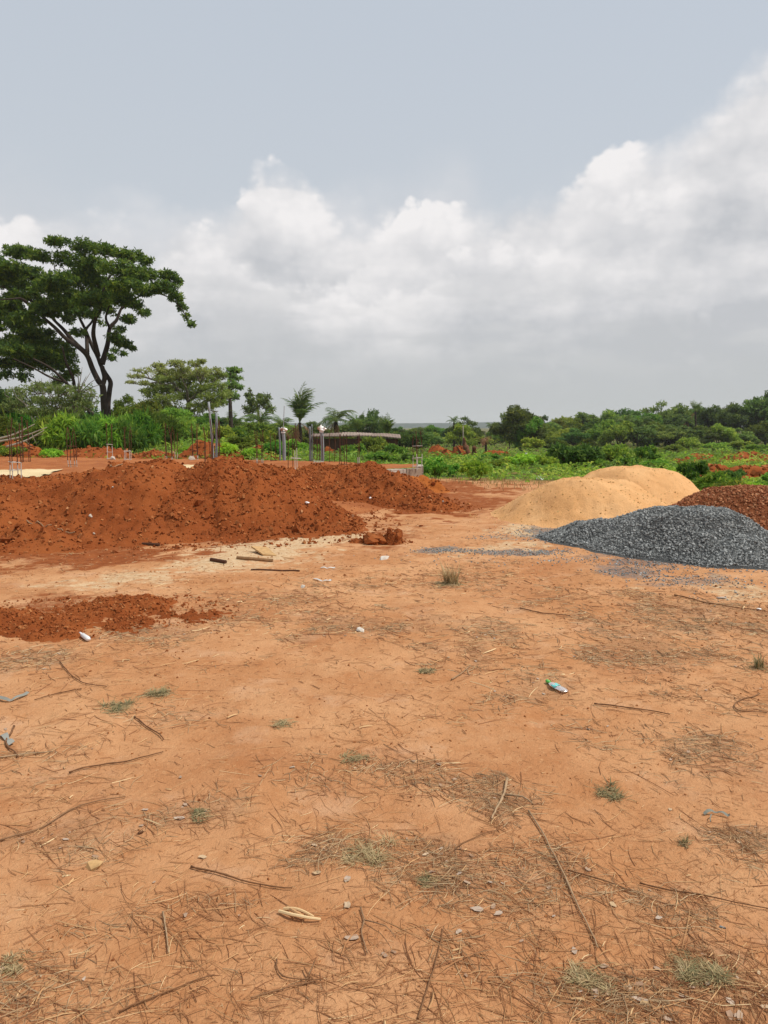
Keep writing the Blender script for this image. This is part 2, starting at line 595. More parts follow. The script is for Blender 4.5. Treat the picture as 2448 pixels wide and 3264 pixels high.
M['blade'] = leaf_mat('grass_blade', [(0, (.085, .09, .04)), (.35, (.17, .17, .075)), (.7, (.34, .27, .13)), (1, (.50, .38, .20))], .25, 0)
M['rust'] = tint_mat('rebar', [(0, (.075, .032, .018)), (.5, (.12, .05, .028)), (.55, (.40, .36, .31)), (1, (.52, .48, .42))], .85, .2)[0]
M['pvc'] = tint_mat('grey_pipe', [(0, (.10, .11, .12)), (.5, (.23, .25, .27)), (1, (.36, .38, .40))], .5, .4, 9, .12)[0]
M['sack'] = tint_mat('white_plastic', [(0, (.22, .08, .04)), (.3, (.50, .36, .27)), (.45, (.76, .73, .68)), (1, (.84, .83, .81))], .6, .3)[0]
M['wood'] = tint_mat('timber', [(0, (.12, .06, .03)), (.5, (.36, .20, .09)), (1, (.60, .37, .16))], .8, .2, 20, .3, 40, .4, .005)[0]
M['concrete'] = tint_mat('cement', [(0, (.33, .24, .17)), (.5, (.47, .38, .29)), (1, (.66, .61, .53))], .95, .1, 8, .2, 60, .5, .01)[0]
M['roofsheet'] = tint_mat('roof_sheet', [(0, (.10, .065, .05)), (.6, (.20, .14, .11)), (1, (.34, .26, .21))], .8, .2, .7, .25)[0]
M['mudwall'] = tint_mat('mud_wall', [(0, (.06, .035, .022)), (1, (.15, .08, .05))], .95, .1, 2, .3)[0]
M['plastic'] = tint_mat('litter_plastic', [(0, (.20, .20, .165)), (1, (.58, .55, .51))], .75, .15)[0]
for nm, c in (('green_cap', (.10, .45, .08)), ('cyan_label', (.16, .55, .52)), ('white_paint', (.76, .74, .72)), ('black_plastic', (.03, .03, .035))):
    M[nm] = material(nm, .45, .4)[0]
    M[nm].node_tree.nodes['Principled BSDF'].inputs['Base Color'].default_value = (*c, 1)
mclear, t_, b_ = material('clear_bottle', .15, .5)
b_.inputs['Base Color'].default_value = (.60, .43, .32, 1)
b_.inputs['Transmission Weight'].default_value = .6
M['clear'] = mclear


def soil_mat(name, lo, hi, pale, bump_s=.6):
    m, t, b = material(name, .97, .05)
    p = geo_pos(t)
    n1 = t.noise(p, 1.3, 6, .6)
    n2 = t.noise(p, 22, 6, .65)
    col = t.mix(t.ss(n1, .35, .65), lo, hi)
    col = t.mix(t.m('MULTIPLY', t.ss(n2, .56, .8), .55), col, pale)
    col = t.mix(t.m('MULTIPLY', t.ss(t.noise(p, 90, 3, .6), .5, .8), .3), col, t.mix(.5, lo, (0.03, .01, .005)))
    t.set(b.inputs['Base Color'], col)
    h = t.m('ADD', t.noise(p, 30, 8, .7), t.m('MULTIPLY', t.noise(p, 120, 4, .6), .35))
    bump(t, b, h, bump_s, .045)
    return m


M['mound'] = soil_mat('red_earth', (.238, .062, .0175), (.318, .093, .027), (.43, .165, .06))
M['orange'] = soil_mat('orange_earth', (.34, .10, .022), (.44, .14, .035), (.5, .2, .07))
M['platform'] = soil_mat('fill_earth', (.30, .10, .037), (.40, .15, .055), (.52, .27, .12), .4)
M['sand'] = soil_mat('yellow_sand', (.66, .35, .145), (.74, .425, .195), (.78, .50, .27), .6)
M['palesand'] = soil_mat('pale_sand', (.60, .46, .26), (.68, .53, .31), (.7, .58, .38), .3)
M['gravelbed'] = soil_mat('gravel_bed', (.08, .083, .082), (.12, .123, .12), (.18, .18, .175), .8)
M['latbed'] = soil_mat('laterite_bed', (.19, .06, .024), (.27, .095, .038), (.36, .16, .075), .8)

# ground: colour masks are vertex attributes laid out in metres on the ground
mg, t, b = material('laterite_ground', .97, .04)
p = geo_pos(t)
base = t.mix(t.ss(t.noise(p, .9, 6, .6), .35, .68), (.44, .203, .088), (.56, .300, .148))
base = t.mix(t.m('MULTIPLY', t.ss(t.noise(p, 5.5, 6, .62), .46, .75), .6), base, (.39, .158, .060))
base = t.mix(t.m('MULTIPLY', t.ss(t.noise(p, 2.1, 7, .66), .52, .70), .7), base, (.56, .33, .19))
base = t.mix(t.m('MULTIPLY', t.ss(t.noise(t.vm('ADD', p, (40., 7., 0.)), .55, 6, .62), .5, .68), .5), base, (.33, .125, .05))
base = t.mix(t.m('MULTIPLY', t.ss(t.noise(p, 34, 5, .65), .53, .75), .55), base, (.60, .335, .165))
base = t.mix(t.m('MULTIPLY', t.ss(t.noise(p, 130, 4, .6), .55, .72), .5), base, (.31, .125, .048))
red = t.mix(t.ss(t.noise(p, 9, 5, .6), .3, .7), (.21, .06, .02), (.30, .095, .032))
pale = t.mix(t.ss(t.noise(p, 14, 6, .65), .3, .7), (.50, .33, .18), (.60, .45, .28))
green = t.mix(t.ss(t.noise(p, .35, 5, .6), .5, .7), (.055, .09, .02), (.16, .105, .04))
dark = (.30, .17, .095)
base = t.mix(t.m('MULTIPLY', t.ss(t.m('ADD', attr(t, 'litter'), t.m('MULTIPLY', t.m('SUBTRACT', t.noise(p, 12, 5, .6), .5), 1.5)), .35, 1.0), .42), base, dark)
base = t.mix(t.ss(t.m('ADD', attr(t, 'red'), t.m('MULTIPLY', t.m('SUBTRACT', t.noise(p, 6, 6, .65), .5), .9)), .3, .75), base, red)
base = t.mix(t.m('MULTIPLY', t.ss(t.m('ADD', attr(t, 'pale'), t.m('MULTIPLY', t.m('SUBTRACT', t.noise(p, 7, 7, .68), .5), 1.7)), .32, .9), .9), base, pale)
base = t.mix(t.m('MULTIPLY', t.ss(t.m('ADD', attr(t, 'grit'), t.m('MULTIPLY', t.m('SUBTRACT', t.noise(p, 16, 6, .68), .5), 1.1)), .3, .8), .7), base, (.15, .14, .135))
base = t.mix(attr(t, 'veg'), base, green)
t.set(b.inputs['Base Color'], base)
h = t.m('ADD', t.noise(p, 9, 9, .66), t.m('MULTIPLY', t.noise(p, 75, 5, .65), .3))
bump(t, b, h, .75, .035)
M['ground'] = mg


# ------------------------------------------------------------------ ground sheet
def graded(segs):
    out = [segs[0][0]]
    for (a, b_, s0, s1) in segs:
        x = a; 
        L = b_ - a
        n = max(2, int(round(L / ((s1 - s0) / math.log(s1 / s0) if abs(s1 - s0) > 1e-9 else s0))))
        tt = np.linspace(0, 1, n + 1)[1:]
        if abs(s1 - s0) < 1e-9:
            out += list(a + L * tt)
        else:
            q = s1 / s0
            out += list(a + L * (q ** tt - 1) / (q - 1))
    return np.array(out)


ys = graded([(-40, 0, 4, .4), (0, 1.4, .25, .045), (1.4, 9, .042, .05), (9, 26, .05, .18), (26, 120, .2, 4), (120, 3600, 4, 160)])
xp = graded([(0, 4.5, .05, .05), (4.5, 14, .055, .28), (14, 100, .3, 6), (100, 3600, 7, 200)])
xs = np.concatenate([-xp[::-1], xp[1:]])
GX, GY = np.meshgrid(xs, ys)
GZ = terrain(GX, GY)


WX = 2 * fbm(GX * 1.1, GY * 1.1, 4, 301, .6); WY = 2 * fbm(GX * 1.1, GY * 1.1, 4, 341, .6); WX2 = 2 * fbm(GX * 4.5, GY * 4.5, 3, 371, .6)


def ell(sx, sy, rx, ry, X, Y):
    """soft ellipse mask on the ground, given by where it lies in the photograph"""
    c = G(sx, sy)
    ax = rx / SC * c[1] / FPX
    ay = max(abs(G(sx, sy - ry)[1] - c[1]), abs(c[1] - G(sx, sy + ry)[1])) * .9 + .02
    Xw = X + ax * (.9 * WX + .6 * WX2); Yw = Y + ay * (1.3 * WY + .8 * WX2)
    d2 = ((Xw - c[0]) / ax) ** 2 + ((Yw - c[1]) / ay) ** 2
    return np.clip(1.2 - d2 * .8, 0, 1)


LITTER = [(1000, 1900, 300, 90, .8), (1130, 1990, 260, 50, 1), (1430, 2035, 260, 60, 1.3), (2080, 1950, 360, 60, 1), (2130, 2040, 380, 70, 1.1), (1780, 2180, 280, 70, .8),
          (1450, 2450, 260, 60, .8), (1640, 2470, 160, 90, .9), (2330, 2260, 220, 90, .6), (300, 2690, 320, 80, 1.4), (620, 2640, 170, 80, .9), (1130, 2730, 250, 90, 1.2), (1650, 2800, 260, 140, .5),
          (1330, 2790, 180, 80, .9), (1300, 3050, 260, 100, .35), (1860, 3140, 200, 80, 1.2), (2230, 3090, 250, 90, 1.2), (520, 2005, 220, 40, 1.1), (150, 2085, 200, 40, 1.1), (600, 2270, 200, 40, .4),
          (180, 2540, 220, 60, .5), (2400, 2680, 150, 80, 1.2), (2300, 2420, 200, 70, .9), (2080, 2880, 250, 90, .5), (950, 2470, 220, 50, .4), (560, 2960, 250, 70, .6), (250, 3200, 260, 70, .3), (60, 2440, 150, 50, .5),
          (1800, 1900, 300, 40, .5), (1500, 1830, 220, 40, .6), (840, 2120, 200, 30, .2), (1400, 2240, 260, 40, .4), (2000, 2330, 300, 50, .4), (100, 3120, 160, 80, .5), (700, 3080, 200, 60, .3), (1600, 3150, 220, 80, .4)]
near = (GY < 14) & (GY > .5) & (np.abs(GX) < 9)
lit = np.zeros_like(GX)
for (a_, b_2, c_, d_, w_) in LITTER:
    lit = np.maximum(lit, np.where(near, ell(a_, b_2, c_, d_, GX, GY) * min(1, w_), 0))
lit = np.where(near, lit * np.clip(.8 + 2.0 * fbm(GX * 2.6, GY * 2.6, 3, 391), .3, 1.1), 0)
pal = np.zeros_like(GX)
for e_ in [(880, 1745, 220, 38, 1), (1060, 1712, 180, 22, .9), (700, 1800, 220, 26, .8), (430, 1850, 230, 32, .75), (250, 1880, 200, 30, .5), (60, 1960, 120, 16, .5), (330, 1925, 120, 12, .5), (1680, 1750, 160, 20, .7), (1480, 1760, 160, 14, .6), (2330, 1880, 160, 36, .65), (1640, 1690, 120, 24, .8), (1640, 1640, 90, 18, .6), (1280, 1690, 120, 14, .4), (2020, 1875, 60, 8, .6)]:
    pal = np.maximum(pal, np.where((GY < 20) & (GY > 3), ell(*e_[:4], GX, GY) * e_[4], 0))
redm = np.zeros_like(GX)
for e_ in [(180, 1950, 260, 50, .62), (350, 1930, 160, 34, .55), (600, 1985, 160, 20, .4), (1230, 1705, 150, 34, .6), (300, 1770, 420, 40, .9), (800, 1700, 260, 30, .8), (1350, 1620, 180, 40, .8), (1450, 1570, 250, 40, .7), (1000, 1660, 200, 30, .5), (-200, 1800, 300, 60, .8), (1420, 1640, 120, 16, .8)]:
    redm = np.maximum(redm, np.where((GY < 30) & (GY > 3), ell(*e_[:4], GX, GY) * e_[4], 0))
grit = np.zeros_like(GX)
for e_ in [(1430, 1755, 110, 8, .9), (1640, 1765, 160, 9, .8), (1750, 1758, 90, 10, .8), (1720, 1700, 130, 22, .8), (1560, 1712, 80, 8, .5), (2080, 1800, 150, 18, .7), (2000, 1825, 130, 12, .7), (2180, 1850, 180, 16, .6), (1850, 1790, 140, 12, .4), (2150, 1770, 250, 30, .6)]:
    grit = np.maximum(grit, np.where((GY < 16) & (GY > 5), ell(*e_[:4], GX, GY) * e_[4], 0))


def veg_edge(x, y):
    """>0 where the overgrown field begins"""
    u = x / np.maximum(y, 1)
    edge = np.interp(u, [-.6, -.12, .06, .20, .30, .48, .8], [38, 30, 22.5, 20.5, 19.5, 15.0, 13.0])
    return y - edge


veg = np.clip((veg_edge(GX, GY) + 3.0 * fbm(GX * .5, GY * .5, 3, 77)) / 3.5, 0, 1) * np.clip(.72 + 1.2 * fbm(GX * .3, GY * .3, 3, 41), .25, 1)
veg = np.where(GY > 60, np.maximum(veg, .85), veg)

gm = MB()
ny, nx = GX.shape
idx = np.arange(ny * nx).reshape(ny, nx)
gm.add(np.stack([GX, GY, GZ], -1).reshape(-1, 3), np.stack([idx[:-1, :-1], idx[:-1, 1:], idx[1:, 1:], idx[1:, :-1]], -1).reshape(-1, 4))
ground = gm.obj('ground', M['ground'], smooth=True)
for nm, arr in (('litter', lit), ('pale', pal), ('red', redm), ('grit', grit), ('veg', veg)):
    at_ = ground.data.attributes.new(nm, 'FLOAT', 'POINT')
    at_.data.foreach_set('value', arr.astype(np.float32).ravel())
tag(ground, kind='structure')

# far hills on the horizon
hm = MB()
hx = np.linspace(-4200, 4200, 240)
hr = np.linspace(0, 1, 8)
HX, HR = np.meshgrid(hx, hr)
prof = 3 + 11 * (fbm(hx / 260, hx * 0, 4, 3)) + 9 * np.exp(-((hx - 250) / 700) ** 2)
HZ = -14 + (np.sin(HR * math.pi / 2)) * (prof[None] + 10)
HY = 2300 + HR * 500 + 60 * fbm(HX / 300, HR * 3, 3, 8)
hi_ = np.arange(HX.size).reshape(HX.shape)
hm.add(np.stack([HX, HY, HZ], -1).reshape(-1, 3), np.stack([hi_[:-1, :-1], hi_[:-1, 1:], hi_[1:, 1:], hi_[1:, :-1]], -1).reshape(-1, 4))
mh, t, b = material('hazed_hill_cover', .95, .05)
t.set(b.inputs['Base Color'], t.mix(t.ss(t.noise(geo_pos(t), .02, 5, .6), .4, .6), (.03, .05, .042), (.06, .08, .07)))  # cover green shifted bluish: distance haze put into the colour, besides the haze volume
tag(hm.obj('hills', mh, smooth=True), kind='structure')


# ------------------------------------------------------------------ heaps
def bumps_h(X, Y, bumps, p=1.0):
    Z = np.zeros_like(X)
    for (cx, cy, H, rx, ry, rot, flat) in bumps:
        ca, sa = math.cos(rot), math.sin(rot)
        u = ((X - cx) * ca + (Y - cy) * sa) / rx; v = (-(X - cx) * sa + (Y - cy) * ca) / ry
        r_ = np.sqrt(u * u + v * v)
        r_ = np.clip((r_ - flat) / (1 - flat), 0, 1)
        z = H * (.5 + .5 * np.cos(math.pi * r_)) ** p
        Z = (Z ** 4 + z ** 4) ** .25
    return Z


class Heap:
    def __init__(s, bumps, p, noise, seed):
        s.b, s.p, s.n, s.seed = bumps, p, noise, seed

    def h(s, X, Y):
        """height above the ground (negative outside)"""
        wob = .35 if len(s.b) != 3 or s.seed != 236 else .9
        Xw = X + wob * fbm(X * .9, Y * .9, 3, s.seed + 50); Yw = Y + wob * fbm(X * .9 + 40, Y * .9, 3, s.seed + 60)
        H = bumps_h(Xw, Yw, s.b, s.p)
        k = np.clip(H / min(.12, .45 * max(b_[2] for b_ in s.b)), 0, 1)
        N = 0
        for (f, a, o) in s.n:
            N = N + a * fbm(X * f, Y * f, o, s.seed + int(f * 3))
        return H + k * N - .02

    def z(s, X, Y):
        return terrain(X, Y) + s.h(X, Y)

    def body(s, name, mat, root, res):
        x0 = min(b_[0] - max(b_[3], b_[4]) for b_ in s.b) - .3; x1 = max(b_[0] + max(b_[3], b_[4]) for b_ in s.b) + .3
        y0 = min(b_[1] - max(b_[3], b_[4]) for b_ in s.b) - .3; y1 = max(b_[1] + max(b_[3], b_[4]) for b_ in s.b) + .3
        s.ext = (x0, x1, y0, y1)
        X, Y = np.meshgrid(np.arange(x0, x1, res), np.arange(y0, y1, res))
        Hh = s.h(X, Y)
        Z = terrain(X, Y) + Hh
        ok = Hh > -.019
        I = np.arange(X.size).reshape(X.shape)
        q = np.stack([I[:-1, :-1], I[:-1, 1:], I[1:, 1:], I[1:, :-1]], -1).reshape(-1, 4)
        keep = ok.ravel()[q].any(1)
        q = q[keep]
        used, inv = np.unique(q, return_inverse=True)
        V = np.stack([X, Y, Z], -1).reshape(-1, 3)[used]
        mb = MB(); mb.add(V, inv.reshape(-1, 4))
        return mb.obj(name, mat, root, smooth=True)

    def sample(s, n, r, fringe=0.0, front=True):
        x0, x1, y0, y1 = s.ext
        out = np.zeros((0, 2))
        while len(out) < n:
            P = np.stack([r.uniform(x0, x1, n * 2), r.uniform(y0, y1, n * 2)], -1)
            H = s.h(P[:, 0], P[:, 1])
            lim = -.019 if fringe == 0 else -.019
            ok = H > .015
            if fringe:
                ok |= (r.random(len(P)) < fringe) & (bumps_h(P[:, 0], P[:, 1], [(b_[0], b_[1], b_[2], b_[3] * 1.3, b_[4] * 1.3, b_[5], b_[6]) for b_ in s.b], 1) > .01)
            out = np.vstack([out, P[ok]])
        out = out[:n]
        zz = np.maximum(s.z(out[:, 0], out[:, 1]), terrain(out[:, 0], out[:, 1]))
        return np.column_stack([out, zz])


SOILN = [(1.1, .26, 3), (3.2, .17, 3), (9, .11, 3), (24, .06, 2)]


def soil_heap(name, bumps, label, seed, group=None, n_clods=1800, big=14, res=.035, mat='mound', p=.9, noise=SOILN, cat='soil mound', cs=(.010, .040)):
    hp = Heap(bumps, p, noise, seed)
    c = bumps[0]
    root = thing(name, (c[0], c[1], float(terrain(c[0], c[1]))), label, cat, group)
    hp.body('earth_body', M[mat], root, res)
    r = np.random.default_rng(seed)
    if n_clods:
        P = hp.sample(n_clods, r, .2)
        sz = r.uniform(0, 1, n_clods) ** 3.2 * (cs[1] - cs[0]) + cs[0]
        P[:, 2] += sz * .15
        mb = MB(); stones(mb, P, sz * 1.1, r, 'cube', .2, (1, .85, .65), tint=np.clip(r.beta(2, 2.6, n_clods), 0, 1))
        tag(mb.obj('clods', M['clod'], root), kind='stuff')
    if big:
        P = hp.sample(big * 6, r)
        P = P[np.argsort(P[:, 1])][:big * 3]
        r.shuffle(P)
        for q in P[:big]:
            s_ = r.uniform(.045, .085)
            mb = MB(); stones(mb, np.array([[q[0], q[1], q[2] + s_ * .15]]), s_, r, 'ico', .2, (1.1, .85, .65), tint=r.uniform(.1, .7, 1))
            mb.obj('clod', M['clod'], root)
    return hp


mound1 = soil_heap('soil_mound', [(-4.0, 12.75, .95, 2.4, 2.75, 0, .12), (-5.9, 12.4, .63, 2.5, 2.7, 0, .1), (-8.0, 12.3, .46, 2.4, 2.5, 0, .1), (-5.2, 10.9, .22, 2.2, 1.5, 0, .1), (-6.3, 16.3, .52, 4.6, 1.7, .48, .3)],
                   'long dark red soil mound on the left, the biggest heap, strewn with clods', 101, 'excavated red soil mounds in front of the foundation', 15000, 22)
mound2 = soil_heap('soil_mound', [(-2.15, 13.0, .92, 1.9, 2.4, 0, .22), (-3.15, 12.85, .80, 1.6, 2.4, 0, .25), (-1.5, 12.4, .38, 1.5, 1.7, .3, .1)],
                   'middle red soil mound directly below the two leaning grey pipes and the thin rebars', 132, 'excavated red soil mounds in front of the foundation', 10000, 14)
mound3 = soil_heap('soil_mound', [(-.62, 17.4, .74, 1.35, 1.7, 0, .15), (.2, 16.2, .52, 1.2, 1.4, .4, .1), (.85, 15.2, .27, .9, 1.0, .5, .05), (-1.45, 17.3, .64, 1.25, 1.7, 0, .2), (-.9, 16.2, .30, 1.3, 1.4, .3, .1)],
                   'smaller red soil mound sloping down right in front of the block wall end', 163, 'excavated red soil mounds in front of the foundation', 7000, 6)
soil_heap('earth_ramp', [(-1.65, 17.9, .52, 2.6, 2.5, .4, .35), (-1.2, 15.2, .16, 1.4, 2.0, .2, .1)], 'smooth lighter earth ramp between the middle mound and the smaller right mound', 177, None, 500, 0, .05, 'platform', .9, [(1.1, .12, 3), (4, .06, 3), (14, .02, 2)], 'earth ramp', (.008, .03))
orange = soil_heap('orange_soil_heap', [(.45, 18.9, .36, 1.1, .9, 0, .2), (.95, 18.7, .2, .7, .7, 0, .1)], 'bright orange fresh soil heap piled against the end of the block wall', 190, None, 500, 4, .04, 'orange')
cr = [G(sx_, 1728) for sx_ in (1165, 1205, 1240, 1272)]
clodridge = soil_heap('clod_ridge', [(cr[3][0], cr[3][1], .16, .15, .17, .3, .3), (cr[0][0], cr[0][1], .06, .22, .16, 0, .2), (cr[1][0], cr[1][1] - .05, .10, .13, .17, -.3, .3), (cr[2][0], cr[2][1], .10, .14, .14, .2, .2)],
                      'small ridge of dark broken red clods on bare ground in the middle', 215, None, 500, 14, .012, 'mound', .5, [(6, .09, 3), (15, .08, 3), (40, .03, 2)], 'soil heap', (.006, .028))
lowridge = soil_heap('low_soil_ridge', [(G(250, 1955)[0], G(250, 1955)[1], .065, 1.35, .7, .05, .1), (G(60, 1990)[0], G(60, 1990)[1], .05, .8, .45, .1, .2), (G(400, 1935)[0], G(400, 1935)[1], .065, .8, .45, .1, .2)],
                     'low flattened ridge of crumbly red soil on the left above the white bottle', 236, None, 4200, 0, .018, 'mound', .8, [(1.6, .15, 3), (4, .10, 3), (11, .06, 3), (30, .025, 2)], 'soil heap', (.004, .020))

# heaps in the field behind
def far_heap(sx, sy, wpx, hpx, label, seed, group='red soil heaps in the overgrown field', mat='mound', clods=160):
    g = G(sx, sy)
    rx = wpx / SC * g[1] / FPX / 2 * 1.5
    H = hpx / SC * g[1] / FPX * 1.25
    soil_heap('field_soil_heap', [(g[0], g[1] + .8, H, rx, max(1.0, rx * .6), 0, .1), (g[0] + rx * .5, g[1] + 1.0, H * .7, rx * .6, max(.8, rx * .4), 0, .1)], label, seed, group, clods, 0, max(.06, rx / 30), mat, .9,
              [(.9, .35, 3), (3, .2, 3), (9, .06, 2)], 'soil heap', (.05, .14))


far_heap(640, 1465, 170, 38, 'orange soil heap behind the platform, between the bushes left of the two leaning pipes', 300)
far_heap(280, 1464, 210, 26, 'reddish brown soil bank at the foot of the big leafy bushes on the left', 301)
far_heap(470, 1466, 130, 18, 'low red soil heap strewn with roots, at the right foot of the big leafy bushes', 302)
far_heap(20, 1460, 130, 40, 'pale red soil bank under the fallen branches at the far left', 303)
far_heap(1391, 1458, 60, 30, 'rounded red soil lump left of the uprooted stump', 304)
far_heap(1425, 1466, 40, 26, 'red soil lump close to the uprooted stump, narrowest of its row', 305)
far_heap(1462, 1460, 50, 32, 'red soil lump touching the left side of the uprooted stump', 306)
far_heap(1575, 1462, 110, 20, 'low flat red soil patch right of the uprooted stump', 307)
far_heap(1046, 1462, 40, 30, 'rough red soil lump behind the pipe with the rusty wrapped top', 308)
far_heap(2240, 1478, 170, 22, 'long low red soil bank in the field below the two far palms', 309)
far_heap(2400, 1478, 170, 30, 'rounded red soil bank at the right edge, before the far trees', 310)
far_heap(2360, 1530, 260, 38, 'broad bare red soil bank at the right edge, behind the brown stone pile', 311)
far_heap(820, 1458, 80, 24, 'small red soil lump in the bushes behind the middle rebars', 312)


# sand, gravel and laterite piles
def pile(name, bumps, label, cat, mat, p, noise, seed, res):
    hp = Heap(bumps, p, noise, seed)
    c = bumps[0]
    root = thing(name, (c[0], c[1], float(terrain(c[0], c[1]))), label, cat)
    body = hp.body(name + '_body' if 0 else 'pile_body', M[mat], root, res)
    return hp, root


SANDN = [(1.0, .15, 3), (2.6, .055, 3), (7, .035, 3), (18, .02, 3)]
sand2, s2 = pile('sand_pile', [(5.12, 16.1, .71, 1.75, 1.6, 0, .34)], 'farther yellow sand pile, behind and to the right of the nearer one', 'sand pile', 'sand', .72, SANDN, 402, .03)
sand1, s1 = pile('sand_pile', [(3.58, 13.6, .68, 1.70, 1.75, 0, .22), (2.95, 13.2, .28, .95, 1.2, 0, .1)], 'nearer and larger yellow sand pile behind the grey gravel', 'sand pile', 'sand', .72, SANDN, 401, .025)
s1['group'] = s2['group'] = 'yellow sand piles'
r = np.random.default_rng(5)
for hp, root, n in ((sand1, s1, 1600), (sand2, s2, 900)):
    P = hp.sample(n, r, .25)
    mb = MB(); stones(mb, P, (.005 + .016 * r.random(n) ** 2.5), r, 'ico', .2, (1, .8, .5), tint=r.beta(2, 2, n))
    sl = tint_mat('sand_lump', [(0, (.45, .26, .09)), (1, (.66, .44, .2))], .95, .05)[0] if 'sl' not in M else M['sl']
    M['sl'] = sl
    tag(mb.obj('sand_lumps', sl, root), kind='stuff')

GRN = [(1.6, .10, 3), (5, .05, 3)]
grav, gr = pile('gravel_pile', [(3.92, 10.15, .53, 1.45, 1.35, -.25, .2), (3.05, 10.75, .28, 1.0, .8, -.3, .15), (4.15, 9.45, .26, 1.0, .95, -.3, .1), (2.65, 10.95, .10, .7, .45, -.3, .1)],
               'dark grey crushed granite pile at the right, in front of the sand', 'gravel pile', 'gravelbed', .8, GRN, 421, .03)
n = 19000
P = grav.sample(n, r, .02)
sz = .007 + .015 * r.random(n) ** 1.8; P[:, 2] += sz * .3
mb = MB(); stones(mb, P, sz, r, 'cube', .25, (1.15, .9, .7), tint=r.beta(2, 2.2, n))
tag(mb.obj('granite_chips', M['gravel'], gr), kind='stuff')
lat, lr = pile('laterite_stone_pile', [(5.75, 12.4, .62, 1.75, 1.6, 0, .15), (7.2, 12.2, .5, 1.6, 1.5, 0, .1)], 'reddish brown laterite stone pile at the right edge behind the grey gravel', 'stone pile', 'latbed', .8, GRN, 431, .035)
n = 11000
P = lat.sample(n, r, .03)
sz = r.uniform(.011, .026, n); P[:, 2] += sz * .3
mb = MB(); stones(mb, P, sz * 1.1, r, 'cube', .2, (1.1, .9, .75), tint=r.beta(2, 2, n))
tag(mb.obj('laterite_stones', M['laterite'], lr), kind='stuff')
g = at(2263, 1612, 12.0)
mb = MB(); stones(mb, np.array([[g[0], lat.ext[2] * 0 + 11.75, float(lat.z(np.array([g[0]]), np.array([11.75]))[0]) + .03]]), .075, r, 'ico', .1, (1.1, .9, .8), tint=[.85])
mb.obj('boulder', M['laterite'], lr)

# gravel strewn on the ground
def scatter_ell(e, n, r):
    c = G(e[0], e[1])
    ax = e[2] / SC * c[1] / FPX
    ay = max(abs(G(e[0], e[1] - e[3])[1] - c[1]), abs(c[1] - G(e[0], e[1] + e[3])[1])) * .9
    a = r.random(n) * 6.283; q = np.sqrt(r.random(n)) * (1 + .25 * r.normal(size=n))
    X = c[0] + ax * q * np.cos(a); Y = c[1] + ay * q * np.sin(a)
    return np.column_stack([X, Y, terrain(X, Y)])


gs = [scatter_ell(e_, int(n_ * .32), r) for e_, n_ in [((1430, 1755, 110, 8), 600), ((1640, 1766, 170, 8), 700), ((1750, 1758, 90, 9), 400), ((1720, 1700, 130, 22), 900), ((1560, 1712, 80, 8), 160), ((2080, 1800, 160, 18), 550),
      ((2000, 1826, 130, 11), 420), ((2180, 1850, 190, 16), 600), ((1850, 1790, 150, 12), 250), ((2250, 1800, 220, 30), 700), ((2330, 1870, 200, 40), 350), ((1500, 1780, 350, 40), 250)]]
P = np.vstack(gs); keep = grav.h(P[:, 0], P[:, 1]) < .02
P = P[keep]
mb = MB(); stones(mb, P + [0, 0, .004], r.uniform(.006, .013, len(P)), r, 'cube', .25, (1.1, .9, .7), tint=r.beta(2, 2, len(P)))
tag(mb.obj('strewn_gravel', M['gravel']), 'grey granite chips strewn over the bare soil in front of the gravel pile', 'gravel', kind='stuff')

# ------------------------------------------------------------------ foundation platform
PZ = .45
cA = np.array([.94, 20.6]); cB = np.array([-10.5, 14.6]); cC = np.array([-16.0, 27.5]); cD = np.array([-5.8, 25.6]); cE = np.array([.99, 22.2])
poly = [cA, cE, cD, cC, cB]
root = thing('foundation_platform', (cA[0], cA[1], 0), 'raised foundation platform of cement blocks filled with red earth, behind the soil mounds', 'foundation')


def inside(X, Y, poly):
    ok = np.zeros(X.shape, bool)
    n = len(poly)
    for i in range(n):
        (x1, y1), (x2, y2) = poly[i], poly[(i + 1) % n]
        c = ((y1 > Y) != (y2 > Y)) & (X < (x2 - x1) * (Y - y1) / (y2 - y1 + 1e-12) + x1)
        ok ^= c
    return ok


cen = np.array([-5.5, 21.])
pin = [c_ + (cen - c_) / np.linalg.norm(cen - c_) * .02 for c_ in poly]
X, Y = np.meshgrid(np.arange(-17, 1.6, .09), np.arange(14, 28.5, .09))
I = np.arange(X.size).reshape(X.shape)
q = np.stack([I[:-1, :-1], I[:-1, 1:], I[1:, 1:], I[1:, :-1]], -1).reshape(-1, 4)
ins = inside(X, Y, pin)
q = q[ins.ravel()[q].all(1)]
used, inv = np.unique(q, return_inverse=True)


def pz(x, y):
    return PZ + .03 + .10 * fbm(x * .7, y * .7, 3, 61) + .05 * fbm(x * 4, y * 4, 3, 62)


V = np.stack([X, Y, pz(X, Y)], -1).reshape(-1, 3)[used]
mb = MB(); mb.add(V, inv.reshape(-1, 4))
mb.obj('earth_fill', M['platform'], root, smooth=True)
# retaining walls of hollow blocks, laid singly
bm_ = MB(); box(bm_, (0, 0, 0), (.445, .22, .215), 0, .45)
block_meshes = []
for k in range(4):
    bm_ = MB(); box(bm_, (0, 0, 0), (.442, .22, .214), 0, [.2, .4, .55, .75][k], .004, np.random.default_rng(k))
    block_meshes.append(bm_.mesh('block', M['concrete']))
random.seed(4)


